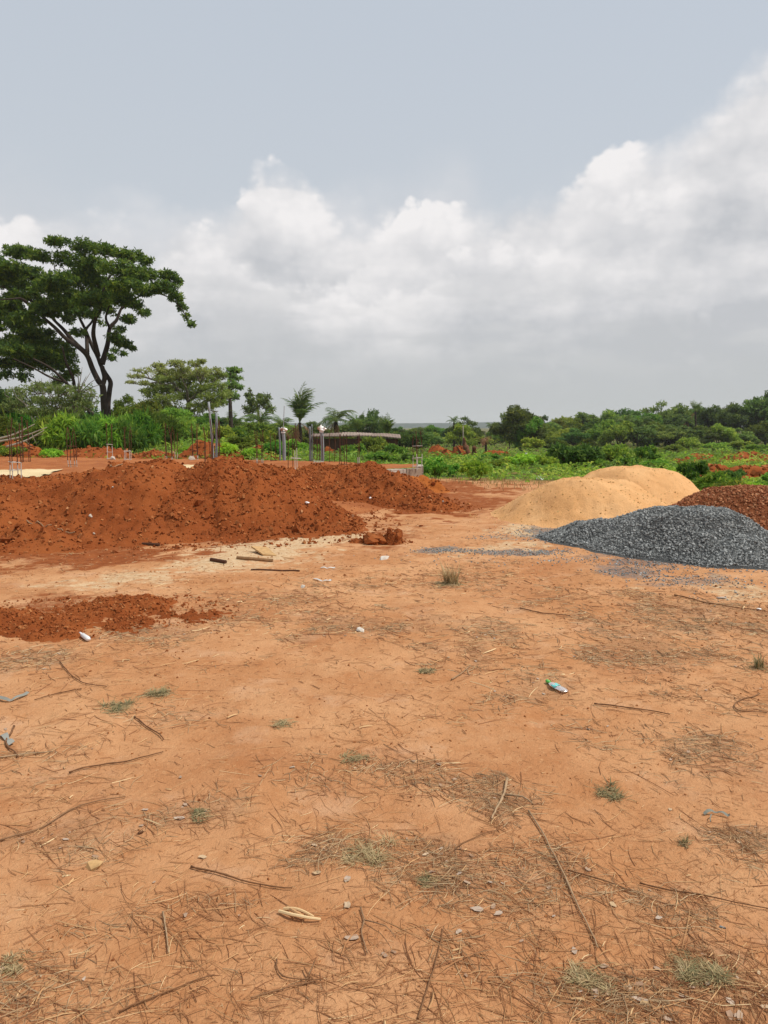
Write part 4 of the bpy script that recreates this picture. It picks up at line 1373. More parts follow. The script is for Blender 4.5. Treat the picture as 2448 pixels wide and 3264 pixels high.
def pad_tree(name, label, D, base_s, pads, limbs, leafmats, barkmat, leaf, dens, r, thick=.8, wtint=.6, trunk_r=.3, cat='tree', per=4):
    bx = at(*base_s, D)[0]
    z = float(terrain(bx, D))
    o = thing(name, (bx, D, z), label, cat)
    wood = MB()
    k_ = D / FPX / SC * 600 / 1659
    for pts, r0, r1, dd in limbs:
        Q = [at(*Z2(*p_), D + dd * i / max(1, len(pts) - 1)) for i, p_ in enumerate(pts)]
        Q = smooth_path(Q, 5 * len(Q))
        tube(wood, Q, np.linspace(r0, r1, len(Q)), 6, wtint)
    crowns = {}
    for (zx, zy, rx, ry, mi) in pads:
        dd = r.uniform(-3, 3)
        c_ = at(*Z2(zx, zy), D + dd)
        ax, az_ = rx * k_, ry * k_
        n = int(dens[mi] * ax * ax) + 25
        D_ = rand_dirs(n, r)
        P = c_ + D_ * (r.random(n) ** .5)[:, None] * np.array([ax, ax * thick, az_])
        cn = vnoise(P[:, 0] * 1.4 + P[:, 2], P[:, 1] * 1.4 + P[:, 2] * 1.7, 3)
        P = P[(cn > .4) | (r.random(n) < .25)]
        sprays(crowns.setdefault(mi, MB()), P, r, leaf, .45, per, .35, .05, tint=np.clip(r.normal(.55, .22, len(P)), 0, 1))
        # twigs into the pad
        src_ = Q[-1] if not limbs else None
        for _ in range(5):
            e_ = c_ + rand_dirs(1, r)[0] * np.array([ax, ax * thick, az_]) * .9
            s_ = c_ + np.array([r.normal(0, ax * .4), 0, -az_ * 1.2])
            tube(wood, smooth_path([s_, (s_ + e_) / 2 + r.normal(0, .1, 3), e_], 4), np.linspace(.05, .018, len(smooth_path([s_, e_, e_], 4))), 4, wtint)
    wood.obj('trunk', barkmat, o, smooth=True)
    for mi, m_ in crowns.items():
        m_.obj('crown', leafmats[mi], o)
    return o


r = np.random.default_rng(31)
pad_tree('feathery_tree', 'wide pale yellow-green feathery tree between the big tree and the palms', 88, (582, 1395),
         [(430, 175, 80, 22, 0), (580, 155, 90, 26, 0), (750, 165, 80, 26, 0), (810, 140, 40, 14, 0), (300, 225, 100, 24, 0), (480, 225, 100, 28, 0), (650, 215, 90, 30, 0), (830, 225, 90, 34, 0), (230, 272, 80, 18, 0), (190, 325, 50, 14, 0), (300, 335, 60, 16, 0),
          (940, 225, 60, 30, 0), (500, 300, 120, 34, 1), (700, 295, 120, 40, 1), (880, 295, 110, 45, 1), (980, 265, 60, 35, 1), (620, 365, 130, 42, 1), (820, 375, 130, 45, 1), (960, 365, 80, 45, 1), (480, 385, 100, 34, 1), (420, 350, 80, 26, 1), (1000, 430, 90, 40, 1), (380, 430, 100, 40, 1), (480, 470, 110, 40, 1), (880, 450, 110, 45, 1), (950, 500, 90, 40, 1), (320, 400, 60, 22, 1), (620, 260, 120, 40, 0), (450, 270, 100, 34, 0), (780, 250, 100, 36, 0), (700, 440, 120, 40, 1), (560, 450, 100, 40, 1),
          (150, 570, 90, 55, 2), (250, 530, 90, 50, 2), (350, 560, 110, 60, 2), (450, 540, 110, 50, 1), (560, 560, 120, 60, 1), (660, 600, 110, 60, 2), (780, 540, 110, 60, 1), (880, 520, 100, 50, 1), (200, 650, 110, 60, 2), (340, 660, 120, 60, 2), (480, 660, 120, 60, 2), (620, 690, 110, 50, 2), (760, 660, 110, 60, 2), (880, 640, 100, 60, 2)],
         [([(640, 830), (650, 640), (690, 560), (690, 490), (620, 420), (520, 360), (350, 295), (200, 262)], .36, .05, 3), ([(690, 500), (760, 440), (800, 340), (830, 245)], .2, .05, -2), ([(640, 440), (560, 340), (480, 245), (430, 180)], .16, .04, 2),
          ([(690, 500), (680, 400), (640, 300), (590, 170)], .16, .04, 0), ([(760, 440), (860, 380), (930, 300), (950, 220)], .14, .04, 2), ([(520, 360), (400, 330), (300, 350), (180, 335)], .1, .03, 1), ([(800, 340), (760, 250), (750, 170)], .1, .03, -1), ([(350, 295), (320, 240), (290, 220)], .07, .03, 1)],
         [M['leaf_pale'], M['leaf_fresh'], M['leaf_mid']], M['bark_pale'], .28, (75, 105, 75), r, 1.0)
pad_tree('layered_tree', 'dark green tree with shelf-like branches behind the right side of the pale feathery tree', 97, (735, 1390),
         [(1080, 215, 60, 16, 0), (1130, 225, 50, 14, 0), (1110, 290, 70, 18, 0), (1060, 260, 60, 20, 0), (1130, 370, 60, 16, 0), (1070, 340, 60, 30, 0), (1050, 420, 70, 30, 0), (1010, 480, 90, 40, 0), (1100, 450, 60, 25, 0)],
         [([(1070, 760), (1060, 500), (1050, 380), (1070, 230)], .3, .06, 0), ([(1055, 400), (1120, 370), (1180, 372)], .1, .03, -1), ([(1060, 320), (1130, 285), (1185, 290)], .1, .03, 1)],
         [M['leaf_dark']], M['bark'], .36, (100,), r)
pad_tree('dark_tree', 'thin dark tree with clumped leaves left of the tallest palm', 118, (835, 1390),
         [(1235, 400, 16, 14, 0), (1225, 440, 36, 20, 0), (1250, 490, 50, 36, 0), (1330, 450, 60, 24, 0), (1390, 460, 34, 26, 0), (1340, 510, 80, 40, 0), (1240, 560, 80, 50, 0), (1400, 560, 70, 40, 0)],
         [([(1320, 780), (1310, 600), (1290, 520), (1235, 400)], .25, .04, 0), ([(1300, 560), (1340, 500), (1390, 450)], .14, .04, 0)],
         [M['leaf_dark']], M['bark'], .4, (80,), r)


def to2(sx, sy):
    return (sx - 350) * 1659 / 600, (sy - 1100) * 1659 / 600


dp = []
for (sx, sy, rx, ry) in [(60, 1250, 50, 16), (120, 1235, 60, 18), (180, 1240, 60, 20), (90, 1275, 70, 18), (160, 1280, 70, 18), (230, 1270, 50, 22), (40, 1295, 60, 16), (120, 1310, 70, 14), (210, 1310, 60, 18), (275, 1290, 40, 20), (265, 1240, 40, 20), (290, 1260, 30, 20)]:
    a_, b_ = to2(sx, sy); dp.append((a_, b_, rx * 2.765, ry * 2.765, 0))
lb = []
rr = np.random.default_rng(8)
for k in range(20):
    x0 = rr.uniform(110, 240); x1 = x0 + rr.uniform(-110, 90); y1 = rr.uniform(1195, 1290)
    lb.append(([to2(x0, 1360), to2((x0 * .6 + x1 * .4) + rr.normal(0, 8), 1310 + rr.normal(0, 8)), to2(x1 * .8 + x0 * .2, (1300 + y1) / 2), to2(x1, y1)], .055, .012, rr.uniform(-3, 3)))
for (x1, y1) in [(262, 1170), (290, 1185), (310, 1205), (275, 1200), (325, 1225), (250, 1190)]:
    lb.append(([to2(225, 1330), to2(245, 1270), to2((250 + x1) / 2, (1250 + y1) / 2), to2(x1, y1)], .07, .015, rr.uniform(-3, 3)))
pad_tree('bare_tree', 'half bare grey-brown thicket tree under the left side of the big tree', 64, (170, 1365), dp, lb, [M['leaf_olive']], M['bark_pale'], .24, (75,), r)

random.seed(21)
LB = 'trees behind the bushes on the left'
tree(10, 1230, 1380, 82, 'dark0', 'dark tree at the left edge below the big crown', 150, LB)
tree(-60, 1215, 1380, 90, 'dark1', 'dark tree at the left edge below the big crown', 190, LB)
tree(395, 1262, 1380, 78, 'lime0', 'fresh green rounded tree just right of the big tree trunk', 110, LB)
tree(470, 1275, 1385, 74, 'mid0', 'yellow-green tree at the lower left of the pale feathery tree', 140, LB)
tree(560, 1300, 1392, 72, 'mid1', 'low yellow-green tree under the pale feathery tree', 150, LB)
tree(640, 1318, 1395, 78, 'mid2', 'low green tree behind the two leaning pipes', 120, LB)
tree(250, 1280, 1380, 95, 'mid0', 'green tree in the gap left of the big tree trunk', 150, LB)
tree(80, 1300, 1380, 100, 'dark2', 'dark low tree deep behind the grey thicket', 180, LB)
tree(720, 1330, 1395, 106, 'dark0', 'dark tree filling the gap behind the palm with dead stalks', 130, LB)
tree(800, 1335, 1395, 120, 'dark1', 'low dark tree behind the dark dense palm', 130, LB)
tree(880, 1345, 1395, 122, 'mid2', 'low green tree behind the tallest palm', 120, LB)
tree(1000, 1345, 1392, 124, 'dark3', 'low dark tree between the tallest and the broad drooping palm', 120, LB)
tree(1170, 1308, 1395, 140, 'flat1', 'round-topped dark tree with sky showing through, above the low roof', 130, LB)
tree(1130, 1350, 1392, 150, 'dark2', 'low dark tree at the left foot of the round-topped tree', 130, LB)
tree(1210, 1352, 1392, 152, 'dark1', 'low dark tree at the right foot of the round-topped tree', 130, LB)

RB = 'trees of the tree line on the right'
tree(1480, 1330, 1405, 140, 'flat0', 'flat-topped green tree behind the wooden pole', 110, RB)
tree(1470, 1352, 1405, 132, 'mid1', 'low green tree under the flat-topped one behind the wooden pole', 90, RB)
tree(1660, 1296, 1412, 128, 'dark0', 'round dense tree standing out in the middle of the tree line', 150, RB)
tree(1625, 1318, 1412, 132, 'flat1', 'low-branched tree at the left shoulder of the round dense tree', 90, RB)
tree(1690, 1330, 1412, 126, 'mid2', 'green tree at the right foot of the round dense tree', 80, RB)
FARR = [(1270, 1362, 210), (1310, 1366, 230), (1350, 1360, 200), (1395, 1356, 190), (1425, 1366, 170), (1530, 1366, 200), (1575, 1368, 180), (1290, 1370, 170), (1240, 1369, 190), (1365, 1378, 160)]
for i, (sx, tp, d) in enumerate(FARR):
    tree(sx, tp, 1400, d, ['dark1', 'mid0', 'dark2', 'mid2', 'dark3'][i % 5], 'low tree in the far dark green belt under the hazy hills, centre of the horizon', random.uniform(55, 90), 'low trees of the far central belt')
WOOD = [(1735, 1328, 190, 'dark1', 80), (1765, 1340, 170, 'mid0', 90), (1800, 1330, 200, 'mid1', 90), (1835, 1334, 180, 'lime0', 90), (1870, 1318, 200, 'dark2', 100), (1905, 1324, 175, 'mid2', 90), (1945, 1310, 195, 'mid0', 100), (1985, 1306, 200, 'dark0', 100),
        (2020, 1312, 185, 'dark3', 90), (2065, 1318, 175, 'mid1', 80), (2098, 1283, 190, 'flat0', 140), (2150, 1292, 200, 'flat1', 120), (2175, 1305, 180, 'dark1', 100), (2215, 1300, 200, 'dark2', 90), (2260, 1296, 180, 'dark0', 100), (2300, 1288, 190, 'flat1', 110), (2345, 1292, 175, 'dark3', 100),
        (2390, 1276, 185, 'dark1', 110), (2440, 1262, 175, 'dark2', 120), (2470, 1236, 190, 'dark0', 110), (2520, 1250, 180, 'dark3', 130), (2580, 1260, 185, 'mid0', 130), (2650, 1255, 180, 'dark1', 130)]
for i, (sx, tp, d, v, wd) in enumerate(WOOD):
    lab = {'flat': 'flat-crowned tree rising on the skyline of the right-hand tree line', 'dark': 'dark green tall tree in the back row of the right-hand tree line', 'mid': 'mid green tree in the back row of the right-hand tree line', 'lime': 'light green tree in the back row of the right-hand tree line, left of the palms'}[v.rstrip('0123456789')]
    tree(sx, tp, 1415, d, v, lab, wd * 1.15, RB)
for i in range(22):
    sx = 1720 + i * 40 + random.uniform(-14, 14)
    tree(sx, 1352 + random.uniform(-14, 16), 1420, random.uniform(142, 165), random.choice(['dark0', 'dark1', 'dark2', 'dark3', 'mid0', 'mid1', 'mid2']), 'low tree in the front row of the right-hand tree line', random.uniform(80, 120), 'low front trees of the right-hand tree line')


# ------------------------------------------------------------------ bushes
def bush_mesh(seed, n, leaf, width, mat, droop, lump=7, per=5, stems=True):
    r = np.random.default_rng(seed)
    lv = MB(); st = MB()
    for k in range(lump):
        a = k * 2.4; rad = .62 * math.sqrt(k / lump)
        c = np.array([rad * math.cos(a), rad * math.sin(a), r.uniform(.35, .72) * (1 - .35 * rad)])
        s = r.uniform(.24, .40)
        m_ = n // lump
        D = rand_dirs(m_, r); D[:, 2] = np.abs(D[:, 2]) * .9 - .25
        P = c + D * (r.random(m_) ** .35)[:, None] * np.array([s, s, s * .85])
        P = P[P[:, 2] > .02]
        sprays(lv, P, r, leaf, width, per, .55, droop, tint=np.clip(r.normal(.5, .25, len(P)), 0, 1))
        for _ in range(3):
            e_ = c + rand_dirs(1, r)[0] * s * .8
            tube(st, [(c[0] * .3, c[1] * .3, -.03), (c * .7 + np.array([0, 0, -.03])), e_], [.018, .012, .005], 4, .4)
    A = np.concatenate(lv.V)
    k_ = np.array([1 / np.quantile(np.abs(A[:, 0]), .985), 1 / np.quantile(np.abs(A[:, 1]), .985), 1 / np.quantile(A[:, 2], .985)])
    for m_ in (st, lv):
        m_.V = [v_ * k_ for v_ in m_.V]
    return st.mesh('stems', M['bark']), lv.mesh('foliage', mat)


BV = {'long0': bush_mesh(701, 900, .27, .2, M['leaf_bush'], .5, 8), 'long1': bush_mesh(702, 850, .25, .2, M['leaf_mid'], .5, 8),
      'round0': bush_mesh(703, 620, .13, .55, M['leaf_bush'], .15), 'round1': bush_mesh(704, 620, .14, .55, M['leaf_mid'], .15), 'round2': bush_mesh(705, 560, .15, .5, M['leaf_lime'], .2),
      'dark0': bush_mesh(706, 700, .13, .5, M['leaf_dark'], .15)}


def bush(sx, base, wpx, hpx, var, label, group, d=None, cat='bush'):
    g = G(sx, base) if d is None else None
    if g is None:
        x = at(sx, base, d)[0]; g = np.array([x, d, float(terrain(x, d))])
    k = g[1] / FPX / SC
    o = thing('bush', (g[0], g[1], g[2] - .03), single_out(AUTO[label], sx) if label in AUTO else label, cat, group, random.uniform(0, 6.28))
    part('stems', BV[var][0], o); part('foliage', BV[var][1], o)
    o.scale = (wpx * k * .52, wpx * k * .52, hpx * k * 1.05)
    return o


gb = 'dense leafy bushes below the big tree'
for (sx, base, wp, hp_, v) in [(-40, 1452, 130, 110, 'long1'), (35, 1448, 110, 95, 'long0'), (100, 1444, 90, 70, 'long1'), (150, 1446, 110, 100, 'long0'), (215, 1450, 120, 112, 'long0'), (285, 1452, 120, 100, 'long1'), (350, 1452, 110, 105, 'long0'), (410, 1452, 100, 95, 'long1'), (455, 1440, 110, 110, 'long0'), (520, 1432, 110, 100, 'long1'),
                               (180, 1425, 120, 90, 'long1'), (300, 1425, 120, 85, 'long0'), (420, 1425, 120, 95, 'round1'), (580, 1425, 110, 85, 'round1'), (60, 1420, 130, 90, 'long0')]:
    bush(sx, base, wp, hp_, v, 'dense drooping-leaved green bush in the thicket at the foot of the big tree', gb)
bush(168, 1464, 62, 32, 'round2', 'small bright lime-green plant at the foot of the left thicket, by the soil bank', 'bright low plants at the platform edge')
bush(30, 1464, 90, 40, 'round0', 'low green plant at the far left edge of the platform', 'bright low plants at the platform edge')
bush(715, 1462, 70, 46, 'round2', 'bright green plant just right of the two leaning pipes', 'bright low plants at the platform edge')
bush(800, 1466, 60, 36, 'round2', 'bright green low plant behind the reddish middle rebar cage', 'bright low plants at the platform edge')
bush(590, 1450, 40, 26, 'round2', 'small bright green plant on the orange soil heap', 'bright low plants at the platform edge')
gm2 = 'mid-distance bushes behind the pipes and rebars'
for i, (sx, base, wp, hp_, v) in enumerate([(640, 1418, 110, 60, 'round1'), (700, 1425, 100, 60, 'round1'), (760, 1420, 100, 55, 'round0'), (770, 1440, 100, 45, 'round1'), (830, 1415, 110, 60, 'round1'), (850, 1440, 90, 60, 'round0'), (905, 1420, 100, 60, 'round1'), (930, 1455, 80, 50, 'round0'), (880, 1470, 90, 60, 'round0'), (960, 1425, 100, 50, 'round1'), (990, 1458, 70, 40, 'round0'),
                                           (1030, 1425, 100, 45, 'round1'), (1085, 1450, 80, 55, 'round0'), (1100, 1425, 90, 40, 'round1'), (1130, 1470, 80, 50, 'round0'), (1160, 1430, 100, 50, 'round1'), (1190, 1460, 90, 60, 'round1'), (1230, 1435, 100, 50, 'round1'), (1250, 1470, 90, 50, 'round0'), (1290, 1440, 90, 55, 'round1'), (1215, 1478, 90, 36, 'round0'), (1340, 1440, 80, 50, 'round1'), (1370, 1425, 80, 40, 'round1'), (1300, 1485, 70, 36, 'round0')]):
    bush(sx, base, wp, hp_, v, 'leafy green bush in the thicket behind the pipes and rebars', gm2)
for sx, base, wp, hp_, v in [(925, 1424, 100, 46, 'round1'), (1005, 1422, 80, 50, 'round1'), (1065, 1422, 90, 44, 'round0'), (1112, 1422, 70, 34, 'round1'), (985, 1424, 90, 40, 'round1'), (1015, 1428, 80, 34, 'round0')]:
    bush(sx, base, wp, hp_, v, 'leafy green bush in the thicket behind the pipes and rebars', gm2)
gf = 'bushes scattered over the field on the right'
for (sx, base, wp, hp_, v, lab) in [(1385, 1532, 70, 60, 'round0', 'green bush right beside the block wall corner'), (1440, 1520, 60, 40, 'round0', None), (1520, 1530, 90, 56, 'round2', 'yellow-green bush standing at the field edge below the uprooted stump'), (1600, 1505, 90, 40, 'round0', None), (1660, 1495, 110, 45, 'round2', None), (1730, 1495, 90, 40, 'round0', None),
                                    (1835, 1512, 140, 88, 'dark0', 'largest dense dark green bush, behind the crest of the sand piles'), (1790, 1490, 90, 60, 'round1', None), (1965, 1490, 110, 66, 'round1', 'rounded olive-green bush right of the largest dark bush'), (2060, 1488, 90, 62, 'round0', 'bush behind the farther sand pile crest, left of the red bank'), (2010, 1500, 90, 40, 'round0', None), (2100, 1505, 110, 40, 'round0', None),
                                    (2213, 1545, 90, 70, 'round0', 'bushy plant right of the farther sand pile'), (2150, 1520, 70, 30, 'round2', None), (2280, 1570, 110, 60, 'long0', 'spiky long-leaved bush behind the brown stone pile'), (2330, 1590, 120, 56, 'round0', None), (2400, 1590, 110, 50, 'round2', 'lime-green leafy plant at the right edge above the brown stone pile'), (2450, 1585, 120, 50, 'round0', None), (2330, 1545, 70, 46, 'dark0', None), (2230, 1600, 100, 40, 'round0', None),
                                    (2195, 1435, 70, 36, 'round1', 'lone pale green bush in front of the far right trees'), (2060, 1430, 60, 30, 'round1', None), (1930, 1470, 60, 40, 'dark0', None), (1700, 1440, 80, 40, 'round1', None), (1610, 1420, 70, 30, 'round1', None), (1640, 1428, 60, 46, 'round2', 'pale yellow-green bush in front of the round dense tree'), (1780, 1440, 90, 36, 'round1', None), (1850, 1430, 90, 30, 'round1', None),
                                    (1380, 1500, 90, 40, 'round0', None), (1560, 1480, 80, 30, 'round0', None), (1480, 1490, 90, 36, 'round0', None), (1900, 1500, 80, 44, 'round1', None), (1440, 1425, 80, 40, 'round1', None), (1530, 1425, 90, 36, 'round1', None), (2140, 1450, 80, 30, 'round1', None), (2500, 1560, 130, 60, 'round0', None), (2420, 1450, 90, 30, 'round1', None), (2290, 1440, 90, 26, 'round1', None), (2360, 1440, 90, 30, 'round1', None)]:
    bush(sx, base, wp, hp_, v, lab or 'low leafy bush scattered in the overgrown field on the right', gf)

# ground cover of the field: leaves of weeds and dry grass
r = np.random.default_rng(90)


def field_points(n, y0, y1, u0, u1, power=1.0):
    y = y0 * (y1 / y0) ** r.random(n)
    u = r.uniform(u0, u1, n)
    return u * y, y


x, y = field_points(52000, 15, 62, -.62, .62)
ve = veg_edge(x, y)
den = np.clip(ve / 4.0, 0, 1) * np.clip(.35 + 2.4 * fbm(x * .28, y * .28, 3, 44) + .35, 0, 1)
den *= np.where(inside(x, y, [tuple(c_) for c_ in poly]), 0, 1)
keep = r.random(len(x)) < den
x, y = x[keep], y[keep]
hgt = np.clip(.25 + 1.3 * fbm(x * .5, y * .5, 3, 45), .02, .8)
P = np.column_stack([x, y, terrain(x, y) + hgt * r.random(len(x)) ** .7 * np.clip(y / 30, .5, 1)])
mb = MB()
sprays(mb, P, r, .15, .5, 3, .9, .2, tint=np.clip(.5 + 1.2 * fbm(x * .35, y * .35, 2, 46) + r.normal(0, .2, len(x)), 0, 1))
tag(mb.obj('undergrowth', M['cover']), 'low green weeds covering the field behind the foundation and the piles', 'undergrowth', kind='stuff')
x, y = field_points(26000, 50, 260, -.62, .62)
keep = r.random(len(x)) < np.clip(.7 + 1.5 * fbm(x * .07, y * .07, 3, 47), .1, 1)
x, y = x[keep], y[keep]
P = np.column_stack([x, y, terrain(x, y) + r.random(len(x)) * .7])
mb = MB()
k_ = np.clip(y / 90, .8, 2.2)
sprays(mb, P, r, .38, .5, 3, .9, .1, tint=np.clip(.42 + 1.0 * fbm(x * .06, y * .06, 2, 48) + r.normal(0, .2, len(x)), 0, 1))
tag(mb.obj('undergrowth', M['cover']), 'distant green weeds between the field bushes and the tree lines', 'undergrowth', kind='stuff')


def blades(mb, P, r, L, wd, lean=.5, tint=None, curl=.4):
    n = len(P)
    a = r.random(n) * 6.283
    L = np.broadcast_to(L, (n,)) * r.uniform(.6, 1.2, n)
    le = r.uniform(.2, 1, n) * lean
    d = np.column_stack([np.cos(a) * le, np.sin(a) * le, np.ones(n)])
    d = unit(d)
    side = unit(np.column_stack([-np.sin(a), np.cos(a), np.zeros(n)])) * np.broadcast_to(wd, (n,))[:, None]
    t = r.random(n) if tint is None else tint
    p0 = P; p1 = P + d * L[:, None] * .55
    d2 = unit(d + np.column_stack([np.cos(a), np.sin(a), -np.ones(n) * .4]) * curl * r.uniform(.3, 1.3, n)[:, None])
    p2 = p1 + d2 * L[:, None] * .45
    V = np.stack([p0 - side, p0 + side, p1 + side * .8, p1 - side * .8, p2 + side * .1, p2 - side * .1], 1).reshape(-1, 3)
    b_ = np.arange(n)[:, None] * 6
    F = np.concatenate([b_ + [0, 1, 2, 3], b_ + [3, 2, 4, 5]])
    mb.add(V, F, np.repeat(t, 6))


x, y = field_points(16000, 17, 34, -.1, .6)
ve = veg_edge(x, y)
den = np.clip(1 - np.abs(ve + .3) / 2.6, 0, 1) * np.clip(.5 + 2.2 * fbm(x * .6, y * .6, 3, 49), 0, 1)
keep = r.random(len(x)) < den
x, y = x[keep], y[keep]
ok = ~inside(x, y, [tuple(c_) for c_ in poly])
x, y = x[ok], y[ok]
mb = MB()
blades(mb, np.column_stack([x, y, terrain(x, y)]), r, .14, .006, .9)
tag(mb.obj('dry_grass', M['drygrass']), 'dry brownish grass along the edge of the green field', 'grass', kind='stuff')

# ------------------------------------------------------------------ low building
D0 = 96.0
pL = at(1000, 1384, D0 + 3); pR = at(1278, 1391, D0 - 2)
bx0, bx1 = pL[0], pR[0]
zb = float(terrain((bx0 + bx1) / 2, D0)) - .4
o = thing('low_building', ((bx0 + bx1) / 2, D0, zb), 'long low shed with a pale rusty sheet roof behind the bushes', 'building')
mb = MB()
L = bx1 - bx0
nseg = 60
xsr = np.linspace(bx0, bx1, nseg)
ze = np.interp(xsr, [bx0, bx0 + L * .55, bx0 + L * .8, bx1], [at(915, 1390, D0)[2], at(1110, 1388, D0)[2], at(1190, 1389, D0)[2], at(1275, 1395, D0)[2]])
yb = [D0 - 1.5, D0 + 2.5, D0 + 2.5, D0 - 1.5]
corr = .02 * np.cos(np.arange(nseg) * math.pi)
top_f = np.column_stack([xsr, np.full(nseg, D0 - 1.6), ze + corr]); top_b = np.column_stack([xsr, np.full(nseg, D0 + 2.4), ze + .30 + corr + .05 * np.sin(xsr)])
for sec, tt in (((0, 20), .65), ((20, 40), .95), ((40, nseg - 1), .8)):
    a_, b_ = sec
    F_, B_ = top_f[a_:b_ + 1] + [0, 0, .03 * (tt * 10 % 2)], top_b[a_:b_ + 1] + [0, 0, .03 * (tt * 10 % 2)]
    m_ = len(F_)
    V = np.vstack([F_, B_, F_ - [0, 0, .11], B_ - [0, 0, .11]])
    i = np.arange(m_ - 1)
    mb = MB()
    mb.add(V, np.vstack([np.stack([i, i + 1, m_ + i + 1, m_ + i], -1), np.stack([2 * m_ + i, 3 * m_ + i, 3 * m_ + i + 1, 2 * m_ + i + 1], -1), np.stack([i, 2 * m_ + i, 2 * m_ + i + 1, i + 1], -1)]), tt)
    mb.obj('roof_sheet', M['roofsheet'], o)
mb = MB()
hw = float(ze.min()) - .15 - zb
box(mb, ((bx0 + bx1) / 2, D0 + .6, zb + hw / 2), (L * .94, 3.0, hw), 0, .4)
mb.obj('wall', M['mudwall'], o)
for k in range(7):
    mb = MB()
    box(mb, (bx0 + L * (.06 + .147 * k), D0 - 1.3, zb + (hw + .1) / 2), (.12, .12, hw + .1), 0, .8)
    mb.obj('post', M['mudwall'], o)

# ------------------------------------------------------------------ field debris
g = G(1500, 1474)
st = thing('uprooted_stump', g, 'uprooted reddish tree stump with broken roots standing in the field', 'stump')
mb = MB()
D = g[1]
rr = np.random.default_rng(3)
for pts, r0, r1 in [([(1500, 1478), (1492, 1440), (1482, 1420), (1479, 1396)], .26, .10), ([(1505, 1476), (1510, 1445), (1512, 1424)], .24, .12), ([(1515, 1478), (1516, 1450), (1512, 1432)], .2, .07), ([(1480, 1474), (1465, 1440), (1455, 1420)], .13, .04),
                   ([(1520, 1482), (1495, 1465), (1470, 1452)], .22, .1), ([(1490, 1478), (1510, 1470), (1530, 1466)], .24, .1)]:
    Q = smooth_path([at(p_[0], p_[1], D + rr.uniform(-.4, .4)) for p_ in pts], 10)
    tube(mb, Q, np.linspace(r0, r1, len(Q)) * (1 + .18 * rr.normal(size=len(Q))), 8, .3)
stm = tint_mat('stump_wood', [(0, (.13, .055, .03)), (1, (.32, .16, .09))], .95, .1, 5, .5, 16, .9, .05)[0]
mb.obj('trunk', stm, st, smooth=True)
mb = MB()
stones(mb, np.array([g + [rr.normal(0, .6), rr.normal(0, .4), rr.uniform(0, .35)] for _ in range(28)]), rr.uniform(.1, .35, 28), rr, 'ico', .25, tint=rr.uniform(0, .6, 28))
tag(mb.obj('root_soil', M['clod'], st), kind='stuff')
g = G(1476, 1440)
mb = MB()
Q = [g, at(1476, 1400, g[1]), at(1476, 1357, g[1])]
tube(mb, Q, [.10, .09, .085], 8, .9)
tag(mb.obj('wooden_pole', M['bark_pale'], loc=g, smooth=True), 'upright pale wooden pole behind the uprooted stump', 'pole')
g = G(1546, 1440); mb = MB()
tube(mb, [g, at(1546, 1366, g[1])], [.05, .04], 6, .8)
tag(mb.obj('wooden_pole', M['bark_pale'], loc=g, smooth=True), 'thin post standing beside the withered grey-brown palm', 'pole')
for (sx, sy, wp, label, mat, nm, cat, tn) in [(1725, 1462, 20, 'grey broken block lying in the green field left of the largest dark bush', 'concrete', 'broken_block', 'block', .3), (1678, 1452, 14, 'whitish lump lying in the weeds before the round dense tree', 'sack', 'white_lump', 'litter', .9), (1721, 1530, 20, 'crumpled white bag at the field edge left of the sand piles', 'sack', 'white_bag', 'bag', .9), (611, 1466, 12, 'pale stone on the back edge of the platform by the orange heap', 'concrete', 'pale_stone', 'stone', .6), (360, 1466, 12, 'pale stone at the foot of the rebar cage below the tree trunk', 'concrete', 'pale_stone', 'stone', .8)]:
    g = G(sx, sy); s_ = wp / SC * g[1] / FPX * .6
    if nm == 'pale_stone': g = on_plat(sx, sy)
    mb = MB(); stones(mb, np.array([g + [0, 0, s_ * .3]]), s_, np.random.default_rng(sx), 'ico', .2, (1.1, .9, .8), tint=[tn])
    tag(mb.obj(nm, M[mat], loc=g), label, cat)
# fallen branches at far left
for k, (a_, b_, label) in enumerate([((-20, 1410), (150, 1362), 'upper one of two fallen pale branches at the far left'), ((-20, 1402), (110, 1352), 'thin fallen branch leaning behind the other one at the far left'), ((20, 1424), (140, 1372), 'lowest fallen pale branch at the far left above the soil bank')]):
    d_ = 34 + k
    mb = MB(); p0, p1 = at(*a_, d_), at(*b_, d_ + 1.5)
    Q = smooth_path([p0, (p0 + p1) / 2 + [0, 0, -.1], p1], 10)
    tube(mb, Q, np.linspace(.06, .02, len(Q)), 6, .8)
    for j in (3, 5, 7):
        tube(mb, [Q[j], Q[j] + [rr.normal(.2, .2), 0, rr.uniform(-.7, .6)]], [.02, .008], 4, .7)
    tag(mb.obj('fallen_branch', M['bark_pale'], loc=p0, smooth=True), label, 'branch', 'fallen branches at the far left')

# ------------------------------------------------------------------ straw, crumbs, dead leaves on the bare ground
r = np.random.default_rng(123)
XS, YS = xs, ys


def near_points(n):
    y = 1.7 * (13.5 / 1.7) ** r.random(n)
    u = r.uniform(-.62, .62, n)
    return u * y, y


def litter_at(x, y):
    i = np.clip(np.searchsorted(ys, y), 0, len(ys) - 1); j = np.clip(np.searchsorted(xs, x), 0, len(xs) - 1)
    return lit[i, j], pal[i, j], redm[i, j]


